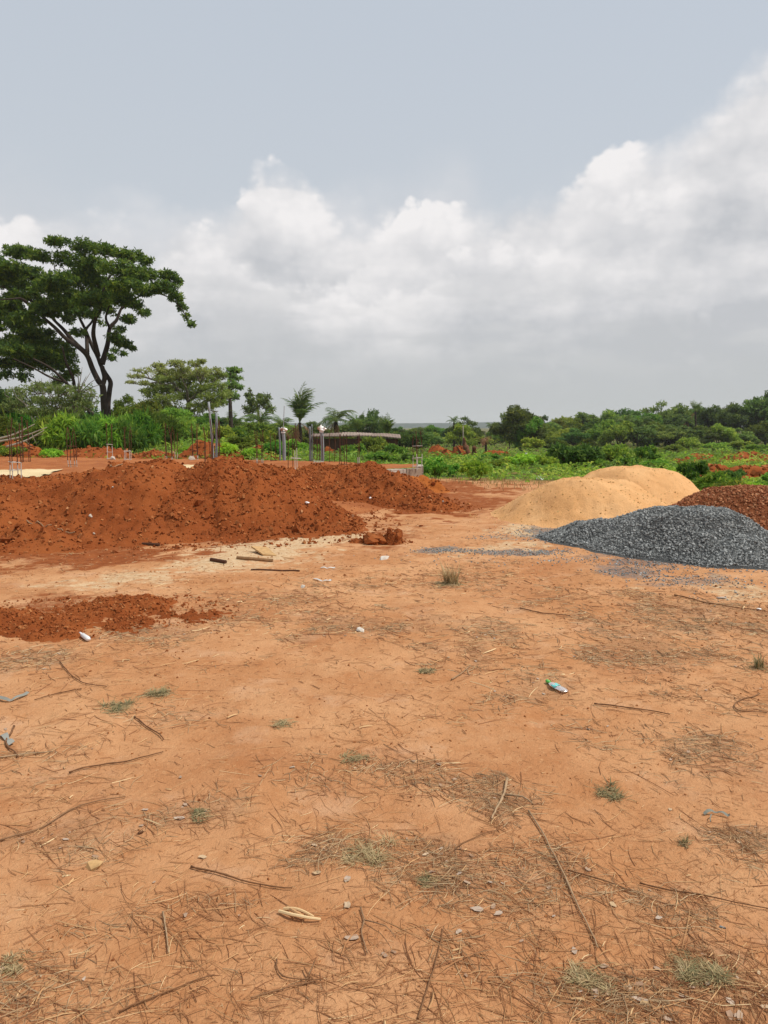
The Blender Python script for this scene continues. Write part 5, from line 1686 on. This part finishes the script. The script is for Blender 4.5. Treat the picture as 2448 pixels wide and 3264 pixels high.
def straws(mb, x, y, L, rad, tint, bend=.25, lift=.012, dirn=None, k=4):
    n = len(x)
    a = r.random(n) * 6.283 if dirn is None else dirn
    s = np.linspace(-.5, .5, k)
    cv = r.normal(0, bend, n)
    ang = a[:, None] + cv[:, None] * s[None] * 2
    X = x[:, None] + L[:, None] * s[None] * np.cos(ang); Y = y[:, None] + L[:, None] * s[None] * np.sin(ang)
    tilt = r.normal(0, .06, n)
    Z = terrain(X, Y) + rad[:, None] * .6 + np.abs(r.normal(0, lift, n))[:, None] * (1 - .9 * np.abs(s)[None]) + np.maximum(0, tilt[:, None] * s[None] * L[:, None])
    P = np.stack([X, Y, Z], -1)
    T = unit(np.gradient(P, axis=1))
    S = unit(np.cross(T, np.array([0, 0, 1.]))); U = np.cross(S, T)
    w_ = (rad[:, None] * np.interp(np.linspace(0, 1, k), [0, .4, .7, 1], [.8, 1, .9, .35])[None])[..., None]
    V = np.stack([P + U * w_, P - S * w_ - U * w_ * .5, P + S * w_ - U * w_ * .5], 2)      # n,k,3,3
    V = V.reshape(-1, 3)
    b_ = (np.arange(n) * k * 3)[:, None, None]
    i = (np.arange(k - 1) * 3)[None, :, None]
    j = np.arange(3)[None, None]; jn = (j + 1) % 3
    F = np.stack([b_ + i + j, b_ + i + jn, b_ + i + 3 + jn, b_ + i + 3 + j], -1).reshape(-1, 4)
    mb.add(V, F, np.repeat(tint, k * 3))


x, y = near_points(95000)
l_, p_, rd = litter_at(x, y)
patch = np.clip(.5 + 2.6 * fbm(x * 1.1, y * 1.1, 3, 140), 0, 1)
pr = (.010 + .10 * patch ** 2) * (1 - .4 * rd) * (1 - .8 * p_) * np.clip(1.2 - y / 13, .12, 1) + .46 * l_ * (.4 + .6 * patch)
keep = r.random(len(x)) < pr
x, y = x[keep], y[keep]; l_ = l_[keep]
L = np.exp(r.normal(math.log(.070), .62, len(x))).clip(.015, .38)
rad = r.uniform(.0006, .0017, len(x)) * np.clip(y / 3.2, .9, 2.6)
mb = MB()
straws(mb, x, y, L, rad, np.clip(r.normal(.34, .25, len(x)), 0, 1), .15, .004)
k3 = r.random(len(x)) < .03
straws(mb, x[k3] + .02, y[k3] + .02, L[k3] * .5, rad[k3] * 2.2, np.clip(r.normal(.6, .22, k3.sum()), 0, 1), .1, .006)
tag(mb.obj('straw_litter', M['straw']), 'brown dry straw and stalks scattered over the bare red ground', 'straw', kind='stuff')
# bleached matted stems inside the thick patches
x, y = near_points(90000)
l_, p_, rd = litter_at(x, y)
keep = r.random(len(x)) < .62 * l_ ** 1.3 * (vnoise(x * 3, y * 3, 150) > .38)
x, y = x[keep], y[keep]
L = np.exp(r.normal(math.log(.07), .45, len(x))).clip(.02, .2)
rad = r.uniform(.0007, .0017, len(x)) * np.clip(y / 3.2, .9, 2.2)
mb = MB()
straws(mb, x, y, L, rad, r.random(len(x)) * .75, .22, .006, k=3)
tag(mb.obj('matted_stems', M['greystraw']), 'greyish matted dead grass stems in thick patches on the bare ground', 'dead grass', kind='stuff')
# chaff: short broken bits everywhere
x, y = near_points(90000)
l_, p_, rd = litter_at(x, y)
patch = np.clip(.5 + 2.4 * fbm(x * 1.7, y * 1.7, 3, 145), 0, 1)
keep = r.random(len(x)) < (.10 + .42 * patch ** 2 + .35 * l_) * (1 - .4 * rd) * (1 - .6 * p_)
x, y = x[keep], y[keep]
L = r.uniform(.008, .04, len(x)) * np.clip(y / 3.5, .9, 2.0)
rad = r.uniform(.0006, .0014, len(x)) * np.clip(y / 3.2, .9, 2.6)
mb = MB()
straws(mb, x, y, L, rad, np.clip(r.normal(.38, .28, len(x)), 0, 1), .25, .004, k=2)
tag(mb.obj('chaff', M['straw']), 'short broken bits of straw strewn all over the red ground', 'chaff', kind='stuff')
# soil crumbs
x, y = near_points(26000)
l_, p_, rd = litter_at(x, y)
keep = r.random(len(x)) < (.12 + .7 * rd + .35 * p_ + .25 * (vnoise(x * 1.7, y * 1.7, 160) > .6))
x, y = x[keep], y[keep]
s_ = (.0018 + .008 * r.random(len(x)) ** 5) * np.clip(y / 4, .7, 2)
mb = MB(); stones(mb, np.column_stack([x, y, terrain(x, y) + s_ * .2]), s_, r, 'cube', .2, (1, .85, .65), tint=r.beta(2, 2, len(x)))
tag(mb.obj('soil_crumbs', M['pebble']), 'small red soil crumbs scattered over the bare ground', 'soil crumbs', kind='stuff')


def dead_leaf_verts(c, size, a, r):
    m_ = 9
    an = np.arange(m_) * 2 * np.pi / m_
    ra = size * r.uniform(.6, 1.15, m_)
    ex, ey = ra * np.cos(an) * 1.3, ra * np.sin(an) * .7
    X = c[0] + ex * math.cos(a) - ey * math.sin(a); Y = c[1] + ex * math.sin(a) + ey * math.cos(a)
    curl = r.uniform(0, .35)
    Z = terrain(X, Y) + .004 + curl * (ey / size) ** 2 * size + r.uniform(0, .15, m_) * size
    V = np.column_stack([X, Y, Z])
    V = np.vstack([V, [[c[0], c[1], float(terrain(c[0], c[1])) + .005]]])
    F = [[i, (i + 1) % m_, m_] for i in range(m_)]
    return V, F


x, y = near_points(5200)
l_, p_, rd = litter_at(x, y)
keep = (r.random(len(x)) < (.01 + .5 * l_ ** 2)) & (y < 8)
mb = MB()
for q in np.column_stack([x, y])[keep]:
    V, F = dead_leaf_verts(q, r.uniform(.004, .014), r.random() * 6.28, r)
    mb.add(V, F, r.random())
tag(mb.obj('leaf_litter', M['leaflitter']), 'pale grey scraps of dead leaves in the straw patches', 'leaf litter', kind='stuff')
DL = [(2003, 3154, 30, .95, 'long pale brown dead leaf near the bottom right, above a second one'), (2039, 3190, 32, .7, 'grey dead leaf near the bottom right, the lower of two'), (1522, 2903, 30, .75, 'pale grey torn leaf on bare soil right of the bottom centre'), (1107, 2888, 28, .95, 'cream dead leaf on bare soil below the centre straw patch'), (1123, 2993, 36, .6, 'broad grey-beige dead leaf low in the centre, by a forked twig'),
      (1107, 2806, 26, .7, 'blue-grey torn leaf left of the dark green grass tuft'), (1010, 2786, 22, 1.0, 'small tan dead leaf left of the centre straw patch'), (569, 2611, 26, .75, 'pale grey crumpled leaf on the left beside a dry grass tuft'), (645, 2735, 24, .98, 'oval tan dead leaf right of the large left straw patch'), (1590, 2915, 24, .7, 'pale grey leaf fragment right of the torn grey leaf'), (1830, 3035, 22, .7, 'grey leaf fragment by the lower end of the long cane')]
for (sx, sy, wp, tn, label) in DL:
    g = G(sx, sy)
    mb = MB(); V, F = dead_leaf_verts(g, wp / SC * g[1] / FPX * .65, r.random() * 6.28, r); mb.add(V, F, tn)
    tag(mb.obj('dead_leaf', M['leaflitter'], loc=g), label, 'dead leaf', 'larger dead leaves on the ground')

# single canes and twigs
TW = [([(1685, 2590), (1740, 2680), (1800, 2800), (1850, 2910), (1890, 2990), (1905, 3030)], .0070, .7, 'long thick dry cane lying diagonally at the lower right', 'cane'),
      ([(220, 2468), (330, 2442), (430, 2425), (520, 2402)], .0075, .1, 'dark straight twig alone on bare soil at the left', 'twig'),
      ([(610, 2770), (700, 2790), (780, 2815), (930, 2838)], .0075, .25, 'thick brown stick pointing right, at the right end of the big left straw patch', 'stick'),
      ([(0, 2686), (120, 2650), (220, 2590), (300, 2562), (400, 2545)], .0070, .4, 'long bent stalk from the left edge above the big straw patch', 'twig'),
      ([(429, 2289), (470, 2322), (500, 2340), (521, 2362)], .0080, .05, 'short dark curved twig below the two green grass tufts on the left', 'twig'),
      ([(191, 2114), (230, 2158), (280, 2184), (340, 2192)], .0070, .1, 'thin curved brown twig above the two green grass tufts on the left', 'twig'),
      ([(1616, 2490), (1606, 2540), (1580, 2590), (1566, 2618)], .012, .95, 'pale bleached forked stick standing out right of the centre', 'stick'),
      ([(2039, 2821), (2180, 2850), (2320, 2878), (2460, 2905)], .0055, .15, 'very long thin stalk reaching the right edge at the lower right', 'twig'),
      ([(1810, 2780), (1880, 2800), (1950, 2822), (2010, 2846)], .0055, .15, 'thin dark stalk just right of the long cane', 'twig'),
      ([(379, 3234), (480, 3190), (580, 3150), (681, 3116)], .0055, .2, 'long straight stalk at the bottom left, slanting up to the right', 'twig'),
      ([(1333, 3255), (1365, 3150), (1395, 3050), (1415, 2960)], .0048, .3, 'long upright-slanting stalk at the bottom centre', 'twig'),
      ([(882, 3067), (884, 3095), (907, 3121), (960, 3129), (1025, 3130)], .0050, .3, 'hook-shaped curved stalk at the bottom, left of the centre', 'twig'),
      ([(800, 3189), (900, 3160), (1010, 3133)], .0045, .35, 'straight stalk running into the hook-shaped one at the bottom', 'twig'),
      ([(1150, 2900), (1160, 2940), (1153, 2980), (1170, 3045)], .0055, .5, 'forked wavy twig beside the broad grey-beige leaf', 'twig'),
      ([(1894, 2248), (1985, 2258), (2060, 2268), (2135, 2282)], .0085, .1, 'dark straight stalk on bare soil right of the crushed bottle', 'twig'),
      ([(1658, 1942), (1730, 1958), (1817, 1966)], .011, .1, 'dark curved stick on bare ground in front of the gravel, left of the straw', 'twig'),
      ([(2420, 2215), (2345, 2245), (2360, 2270), (2445, 2276)], .0075, .35, 'U-bent stalk at the right edge beyond the crushed bottle', 'twig'),
      ([(2150, 1900), (2240, 1922), (2330, 1938), (2440, 1950)], .012, .25, 'straight stick in the far straw patch at the right, below the gravel', 'stick'),
      ([(1320, 3020), (1400, 2760), (1480, 2690), (1590, 2650)][1:], .0050, .3, 'thin stalk slanting up towards the pale forked stick', 'twig'),
      ([(45, 2320), (20, 2370), (45, 2400), (60, 2420)], .010, .2, 'bent brown stalk at the left edge below the grey plastic strip', 'twig'),
      ([(0, 2420), (90, 2408), (170, 2400)], .0085, .75, 'pale straight stalk at the left edge above the dark twig', 'twig'),
      ([(520, 2915), (530, 2980), (538, 3045)], .0060, .75, 'pale short stalk standing upright in the picture at the lower left', 'twig'),
      ([(1260, 2325), (1360, 2295), (1440, 2170), (1500, 2125)][2:], .010, .6, 'pale stick right of the small dark tuft in the middle distance', 'stick'),
      ([(260, 2200), (180, 2215), (110, 2235)], .0075, .15, 'thin straight twig left of the two green tufts', 'twig')]
for pts, rad, tn, label, nm in TW:
    rad *= .55
    tn = min(1, tn + .22)
    Q = smooth_path([G(*p_) for p_ in pts], 22)
    wob = np.random.default_rng(int(pts[0][0]) + 5).normal(0, rad * .16, (len(Q), 2))
    Q[:, :2] += wob
    Q[:, 2] = terrain(Q[:, 0], Q[:, 1]) + rad * .8 + .006
    mb = MB()
    tube(mb, Q, np.linspace(rad, rad * .55, len(Q)) * (1 + .1 * np.random.default_rng(3).normal(size=len(Q))), 7, tn)
    if 'forked' in label:
        k = len(Q) // 3
        e_ = Q[k] + np.array([.10, -.12, .02])
        tube(mb, smooth_path([Q[k], (Q[k] + e_) / 2 + [.02, 0, .01], e_], 5), np.linspace(rad * .7, rad * .4, len(smooth_path([Q[k], e_, e_], 5))), 6, tn)
    c_ = Q[0].copy()
    tag(mb.obj(nm, M['twig'], loc=c_, smooth=True), label, nm, 'single twigs and stalks on the bare ground')

# grass tufts
TF = [(1430, 1862, 80, 60, 120, 'dry', 'tall straw-coloured grass tuft alone in front of the gravel streaks'), (375, 2262, 95, 30, 130, 'green', 'green grass tuft on the left, the lower of two'), (510, 2212, 85, 30, 110, 'green', 'green grass tuft on the left, the upper of two'), (1362, 2140, 40, 20, 60, 'dark', 'small dark green tuft in the middle of the bare ground'),
      (1365, 2815, 60, 30, 90, 'dark', 'dark green grass tuft at the right end of the centre straw patch'), (1150, 2720, 150, 40, 170, 'dry', 'flattened straw tuft in the centre foreground'), (2215, 3100, 150, 62, 300, 'mixed', 'large green and yellow grass tuft at the bottom right'), (1870, 3125, 120, 50, 190, 'dry', 'brown dried tuft near the bottom, left of the large green one'), (1940, 2535, 90, 40, 110, 'dark', 'dark grey-green tuft right of the centre on bare soil'),
      (1130, 2420, 70, 26, 80, 'mixed', 'flat dry tuft in the middle left of the pale forked stick'), (640, 2600, 60, 24, 80, 'dark', 'dark flattened tuft beside the pale crumpled leaf'), (2180, 2690, 40, 24, 40, 'mixed', 'small yellow-green sprig on bare soil at the right'), (2420, 2130, 60, 40, 60, 'green', 'green weed at the right edge behind the straw'), (900, 2310, 60, 26, 60, 'dry', 'pale straw tuft on bare ground left of the centre'), (40, 3080, 90, 40, 100, 'dry', 'straw tuft at the left edge near the bottom')]
for (sx, sy, wp, hp_, n, kind, label) in TF:
    g = G(sx, sy)
    k_ = g[1] / FPX / SC
    rr = np.random.default_rng(sx)
    tall = hp_ > wp * .55
    n = int(n * (1.1 if tall else 1.25))
    # a few crowns of shoots, pressed flat except on the tall tuft
    nc = 3 if tall else 6
    cx_ = rr.normal(0, wp * k_ * (.10 if tall else .27), nc); cy_ = rr.normal(0, wp * k_ * (.10 if tall else .30), nc)
    ci = rr.integers(0, nc, n)
    X = g[0] + cx_[ci] + rr.normal(0, wp * k_ * .07, n); Y = g[1] + cy_[ci] + rr.normal(0, wp * k_ * .07, n)
    P = np.column_stack([X, Y, terrain(X, Y) + .002])
    mu = {'dry': .85, 'green': .50, 'dark': .34, 'mixed': .62}[kind]
    tint = np.clip(rr.normal(mu, .24, n), 0, 1)
    mb = MB()
    blades(mb, P, rr, (hp_ * 1.25 if tall else wp * .42) * k_ * rr.uniform(.5, 1.2, n), np.clip(.0022 * g[1] / 4, .0015, .005) * rr.uniform(.5, 1.3, n), .7 if tall else 4.5, tint, .4 if tall else .5)
    m2 = int(n * .7)
    q = rr.normal(0, 1, (m2, 2)) * wp * k_ * .3
    straws(mb, g[0] + q[:, 0], g[1] + q[:, 1], rr.uniform(.02, .09, m2) * g[1] / 4, rr.uniform(.0007, .0016, m2) * max(1, g[1] / 3.5), np.clip(rr.normal(.85, .12, m2), 0, 1), .25, .006)
    tag(mb.obj('grass_tuft', M['blade'], loc=g), label, 'grass tuft', 'grass tufts on the bare ground')

# ------------------------------------------------------------------ litter and timber
def slab_from(corners, thick, mb, tint):
    Cn = np.array(corners)
    V = np.vstack([Cn, Cn - [0, 0, thick]])
    n = len(Cn)
    F = [[i, (i + 1) % n, n + (i + 1) % n, n + i] for i in range(n)]
    mb.add(V, np.array([list(range(n))]) if n == 4 else np.zeros((0, 3), int), tint)
    b0 = mb.n - len(V)
    mb.F[4].append(np.array(F)[:, ::-1] + b0)
    mb.F[4].append(np.array([list(range(n, 2 * n))])[:, ::-1] + b0)


g = G(845, 1772)
gl, gr_ = G(818, 1762), G(882, 1774)
mb = MB()
k_ = g[1]
c1 = gr_ + [0, 0, .02]; c2 = G(855, 1760) + [0, .05, .05]
slab_from([at(838, 1766, k_), at(881, 1770, k_ + .02), at(852, 1743, k_ + .45), at(800, 1740, k_ + .30)], .02, mb, .9)
tag(mb.obj('board', M['wood'], loc=g), 'tilted yellow-brown wooden board lying on the pale sandy patch', 'board')
for pts, rad, tn, label, nm, cat in [([(755, 1782), (800, 1785), (870, 1791)], .021, .35, 'round brown log lying just below the tilted board', 'log', 'log'), ([(672, 1788), (695, 1792), (720, 1796)], .022, .0, 'short dark charred stick left of the log by the board', 'charred_stick', 'stick'), ([(455, 1738), (480, 1739), (508, 1741)], .022, .0, 'dark stick lying at the foot of the long red mound', 'dark_stick', 'stick'),
                                     ([(800, 1818), (880, 1820), (955, 1822)], .010, .1, 'long thin dark branch lying below the log on bare ground', 'branch', 'branch')]:
    Q = smooth_path([G(*p_) for p_ in pts], 8)
    Q[:, 2] = terrain(Q[:, 0], Q[:, 1]) + rad * .8
    mb = MB(); tube(mb, Q, rad, 8, tn)
    tag(mb.obj(nm, M['wood'] if tn > .1 else M['twig'], loc=Q[0]), label, cat)
# sticks in the red mounds
for hp, pts, label in [(mound1, [(355, 1555, 12.3), (362, 1535, 12.5), (392, 1512, 12.8)], 'thin pale root sticking out high on the long red mound'), (mound1, [(85, 1660, 10.9), (120, 1682, 10.8), (165, 1690, 10.8)], 'thin pale root low on the left flank of the long red mound'), (mound1, [(185, 1722, 10.6), (210, 1715, 10.6), (238, 1705, 10.6)], 'pale stick at the left foot of the long red mound')]:
    Q = smooth_path([at(*p_) for p_ in pts], 8)
    Q[:, 2] = hp.z(Q[:, 0], Q[:, 1]) + .03
    mb = MB(); tube(mb, Q, .010, 5, .8)
    tag(mb.obj('root', M['twig'], loc=Q[0]), label, 'root', 'roots sticking out of the soil')


def on_heap(hp, sx, sy, d0=9.0, d1=19.0):
    d = ray(sx, sy)
    t = np.linspace(d0, d1, 1500)
    p_ = d[None] * (t / d[1])[:, None]; p_[:, 2] += CAM_H
    z = np.maximum(terrain(p_[:, 0], p_[:, 1]), hp.z(p_[:, 0], p_[:, 1]))
    i = int(np.argmax(p_[:, 2] < z))
    return p_[i]


for (hp, sx, sy, wp, label, nm, cat, mat, tn) in [(mound1, 288, 1648, 20, 'pale tan stone standing out on the long red mound', 'pale_stone', 'stone', 'concrete', .7), (mound2, 978, 1604, 18, 'crumpled white plastic scrap on the right foot of the middle mound', 'plastic_scrap', 'litter', 'sack', .95), (mound3, 1180, 1590, 14, 'white plastic scrap at the foot of the smaller right mound', 'plastic_scrap', 'litter', 'sack', 1.0),
                                                 (mound1, 359, 1554, 9, 'tiny white lump high on the long red mound', 'white_lump', 'stone', 'concrete', 1.0), (mound3, 1412, 1602, 12, 'pale stone on bare red ground right of the smaller mound', 'pale_stone', 'stone', 'concrete', .9), (mound1, 300, 1702, 10, 'pale chip at the crumbly lower front of the long red mound', 'pale_stone', 'stone', 'concrete', .6)]:
    g = on_heap(hp, sx, sy); s_ = wp / SC * g[1] / FPX * .42
    mb = MB(); stones(mb, np.array([g + [0, 0, s_ * .3]]), s_, np.random.default_rng(sx), 'ico', .18, (1, .7, 1), tint=[tn])
    tag(mb.obj(nm, M[mat], loc=g), label, cat)
for (sx, sy, wp, hgt_, label, nm, cat, mat, tn) in [(1148, 2012, 40, .6, 'smooth pale grey stone chip on the bare ground in the middle', 'stone_chip', 'stone', 'concrete', .95), (1225, 1782, 42, .45, 'pale cement lump at the edge of the straw left of the tall dry tuft', 'cement_lump', 'cement lump', 'concrete', .95), (965, 1872, 34, .35, 'flat pale cement chip in the straw, below the white litter', 'cement_chip', 'cement lump', 'concrete', .75), (2300, 1908, 36, .35, 'pale grey flat stone at the right, below the gravel pile foot', 'flat_stone', 'stone', 'concrete', .8),
                                             (2420, 1945, 28, .5, 'whitish plastic scrap at the right edge in the straw', 'plastic_scrap', 'litter', 'sack', .95), (2303, 2957, 26, .4, 'small dark blue-grey pebble on bare soil at the lower right', 'pebble', 'pebble', 'gravel', .35), (1342, 1678, 14, .7, 'dark red clod alone on the bare ground above the clod ridge', 'red_clod', 'clod', 'clod', .1), (1270, 1638, 22, .7, 'reddish clod at the toe of the smaller right mound', 'red_clod', 'clod', 'clod', .2), (300, 2765, 80, .45, 'tan fibrous lump of husk in the big left straw patch', 'husk_lump', 'husk', 'wood', .95), (450, 2655, 26, .6, 'dark knotty root piece at the end of a stalk in the left straw', 'knot', 'root', 'twig', .2)]:
    g = G(sx, sy); s_ = wp / SC * g[1] / FPX * .5
    mb = MB(); stones(mb, np.array([g + [0, 0, s_ * hgt_ * .35]]), s_, np.random.default_rng(sx + 1), 'ico', .1, (1.15, .8, hgt_), tint=[tn])
    V = mb.V[0]; V[:, 2] = g[2] + np.clip((V[:, 2] - g[2]), -.01, s_ * hgt_)
    tag(mb.obj(nm, M[mat], loc=g, smooth=False), label, cat)


def ribbon(mb, path, wd, tint, up=(0, 0, 1)):
    P = np.asarray(path); T = unit(np.gradient(P, axis=0)); S = unit(np.cross(T, np.asarray(up, float)))
    wv = np.broadcast_to(wd, (len(P),))[:, None]
    V = np.stack([P - S * wv, P + S * wv], 1).reshape(-1, 3)
    i = np.arange(len(P) - 1) * 2
    mb.add(V, np.stack([i, i + 1, i + 3, i + 2], -1), tint)


for pts, wd, tn, label in [([(-20, 2222), (25, 2238), (52, 2232), (90, 2213)], .016, .1, 'grey plastic strip bent into a hook at the left edge'), ([(1000, 1846), (1030, 1855), (1055, 1852)], .016, .8, 'pale plastic strip in the straw below the pale sandy patch'), ([(1022, 1812), (1045, 1814), (1068, 1812)], .012, .9, 'small white plastic strip above the other one in the straw'), ([(8, 2345), (25, 2365), (40, 2378)], .022, .25, 'grey torn plastic piece at the left edge by the bent stalk'),
                           ([(2243, 2600), (2270, 2596), (2300, 2602), (2326, 2608)], .009, .0, 'grey-green twisted rag on bare soil at the right'), ([(2270, 2604), (2262, 2622), (2266, 2630)], .003, .0, 'short dangling shred under the twisted grey-green rag')]:
    Q = smooth_path([G(*p_) for p_ in pts], 14)
    Q[:, 2] = terrain(Q[:, 0], Q[:, 1]) + .008 + .012 * np.abs(np.sin(np.linspace(0, 7, len(Q))))
    mb = MB(); ribbon(mb, Q, wd * .6 * (1 + .3 * np.sin(np.linspace(0, 9, len(Q)))), tn, (0.1, -.5, 1))
    tag(mb.obj('plastic_strip', M['plastic'], loc=Q[0]), label, 'plastic litter')


def lathe_obj(name, mat, parent, prof, p0, axis, squash=1.0, sides=14, cr=0, seed=0):
    """turned body along an axis lying on the ground"""
    axis = unit(np.asarray(axis, float)); S = unit(np.cross(axis, [0, 0, 1])); U = np.cross(S, axis)
    an = np.arange(sides) * 2 * np.pi / sides
    rr = np.random.default_rng(seed)
    V = []
    for (s, rd_) in prof:
        k = 1 + cr * rr.normal(size=sides)
        V.append(np.asarray(p0) + axis * s + (rd_ * k * np.cos(an))[:, None] * S + (rd_ * k * np.sin(an) * squash)[:, None] * U)
    n = len(prof)
    V = np.vstack(V)
    i = np.arange(n - 1)[:, None] * sides; j = np.arange(sides)[None]; kk = (j + 1) % sides
    F = np.stack([i + j, i + kk, i + sides + kk, i + sides + j], -1).reshape(-1, 4)
    mb = MB(); mb.add(V, F)
    return mb.obj(name, M[mat], parent, smooth=True)


g0, g1 = G(1742, 2176), G(1806, 2212)
ax = unit(g1 - g0); L = np.linalg.norm(g1 - g0)
o = thing('crushed_bottle', g0, 'crushed clear plastic bottle with green cap and turquoise label', 'bottle')
p0 = g0 + [0, 0, .013]
lathe_obj('body', 'clear', o, [(L * .16, .008), (L * .22, .016), (L * .34, .024), (L * .8, .026), (L * .97, .022), (L, .001)], p0, ax, .32, 14, .2, 2)
lathe_obj('label_band', 'cyan_label', o, [(L * .38, .0262), (L * .5, .0272), (L * .58, .0262)], p0, ax, .36, 14, .16, 2)
lathe_obj('cap', 'green_cap', o, [(0, .001), (0.001, .011), (L * .15, .011), (L * .15, .001)], p0, ax, .95, 12)
g0, g1 = G(255, 2026), G(283, 2046)
ax = unit(g1 - g0); L = np.linalg.norm(g1 - g0)
o = thing('white_bottle', g0, 'small white plastic bottle lying on the soil at the left', 'bottle')
p0 = g0 + [0, 0, .02]
lathe_obj('body', 'white_paint', o, [(L * .28, .008), (L * .34, .017), (L * .9, .019), (L * .98, .016), (L, .001)], p0, ax, .95)
lathe_obj('cap', 'white_paint', o, [(0, .001), (.002, .010), (L * .26, .010), (L * .27, .001)], p0, ax, 1)
# split bark piece
g0 = G(892, 2918)
mb = MB()
for pts, tn in [([(890, 2912), (930, 2930), (980, 2940), (1022, 2938)], .9), ([(905, 2905), (950, 2915), (1000, 2930)], .8), ([(915, 2900), (940, 2922), (975, 2934)], .55)]:
    Q = smooth_path([G(*p_) for p_ in pts], 9); Q[:, 2] += .008 + .01 * np.sin(np.linspace(0, 3.1, len(Q)))
    tube(mb, Q, np.linspace(.006, .004, len(Q)), 6, tn)
tag(mb.obj('split_stem', M['straw'], loc=g0), 'split pale plant stem casting a dark shadow at the lower left of the centre', 'stem')

# ------------------------------------------------------------------ haze
hz = MB()
box(hz, (0, 1480, 4.5), (8600, 3100, 45), 0)
mhz = bpy.data.materials.new('haze_air')
mhz.use_nodes = True
nt = mhz.node_tree
nt.nodes.clear()
pv = nt.nodes.new('ShaderNodeVolumePrincipled')
pv.inputs['Color'].default_value = (.90, .93, .97, 1)
pv.inputs['Density'].default_value = .00016
pv.inputs['Anisotropy'].default_value = .2
om = nt.nodes.new('ShaderNodeOutputMaterial')
nt.links.new(pv.outputs[0], om.inputs['Volume'])
tag(hz.obj('haze', mhz), kind='stuff')
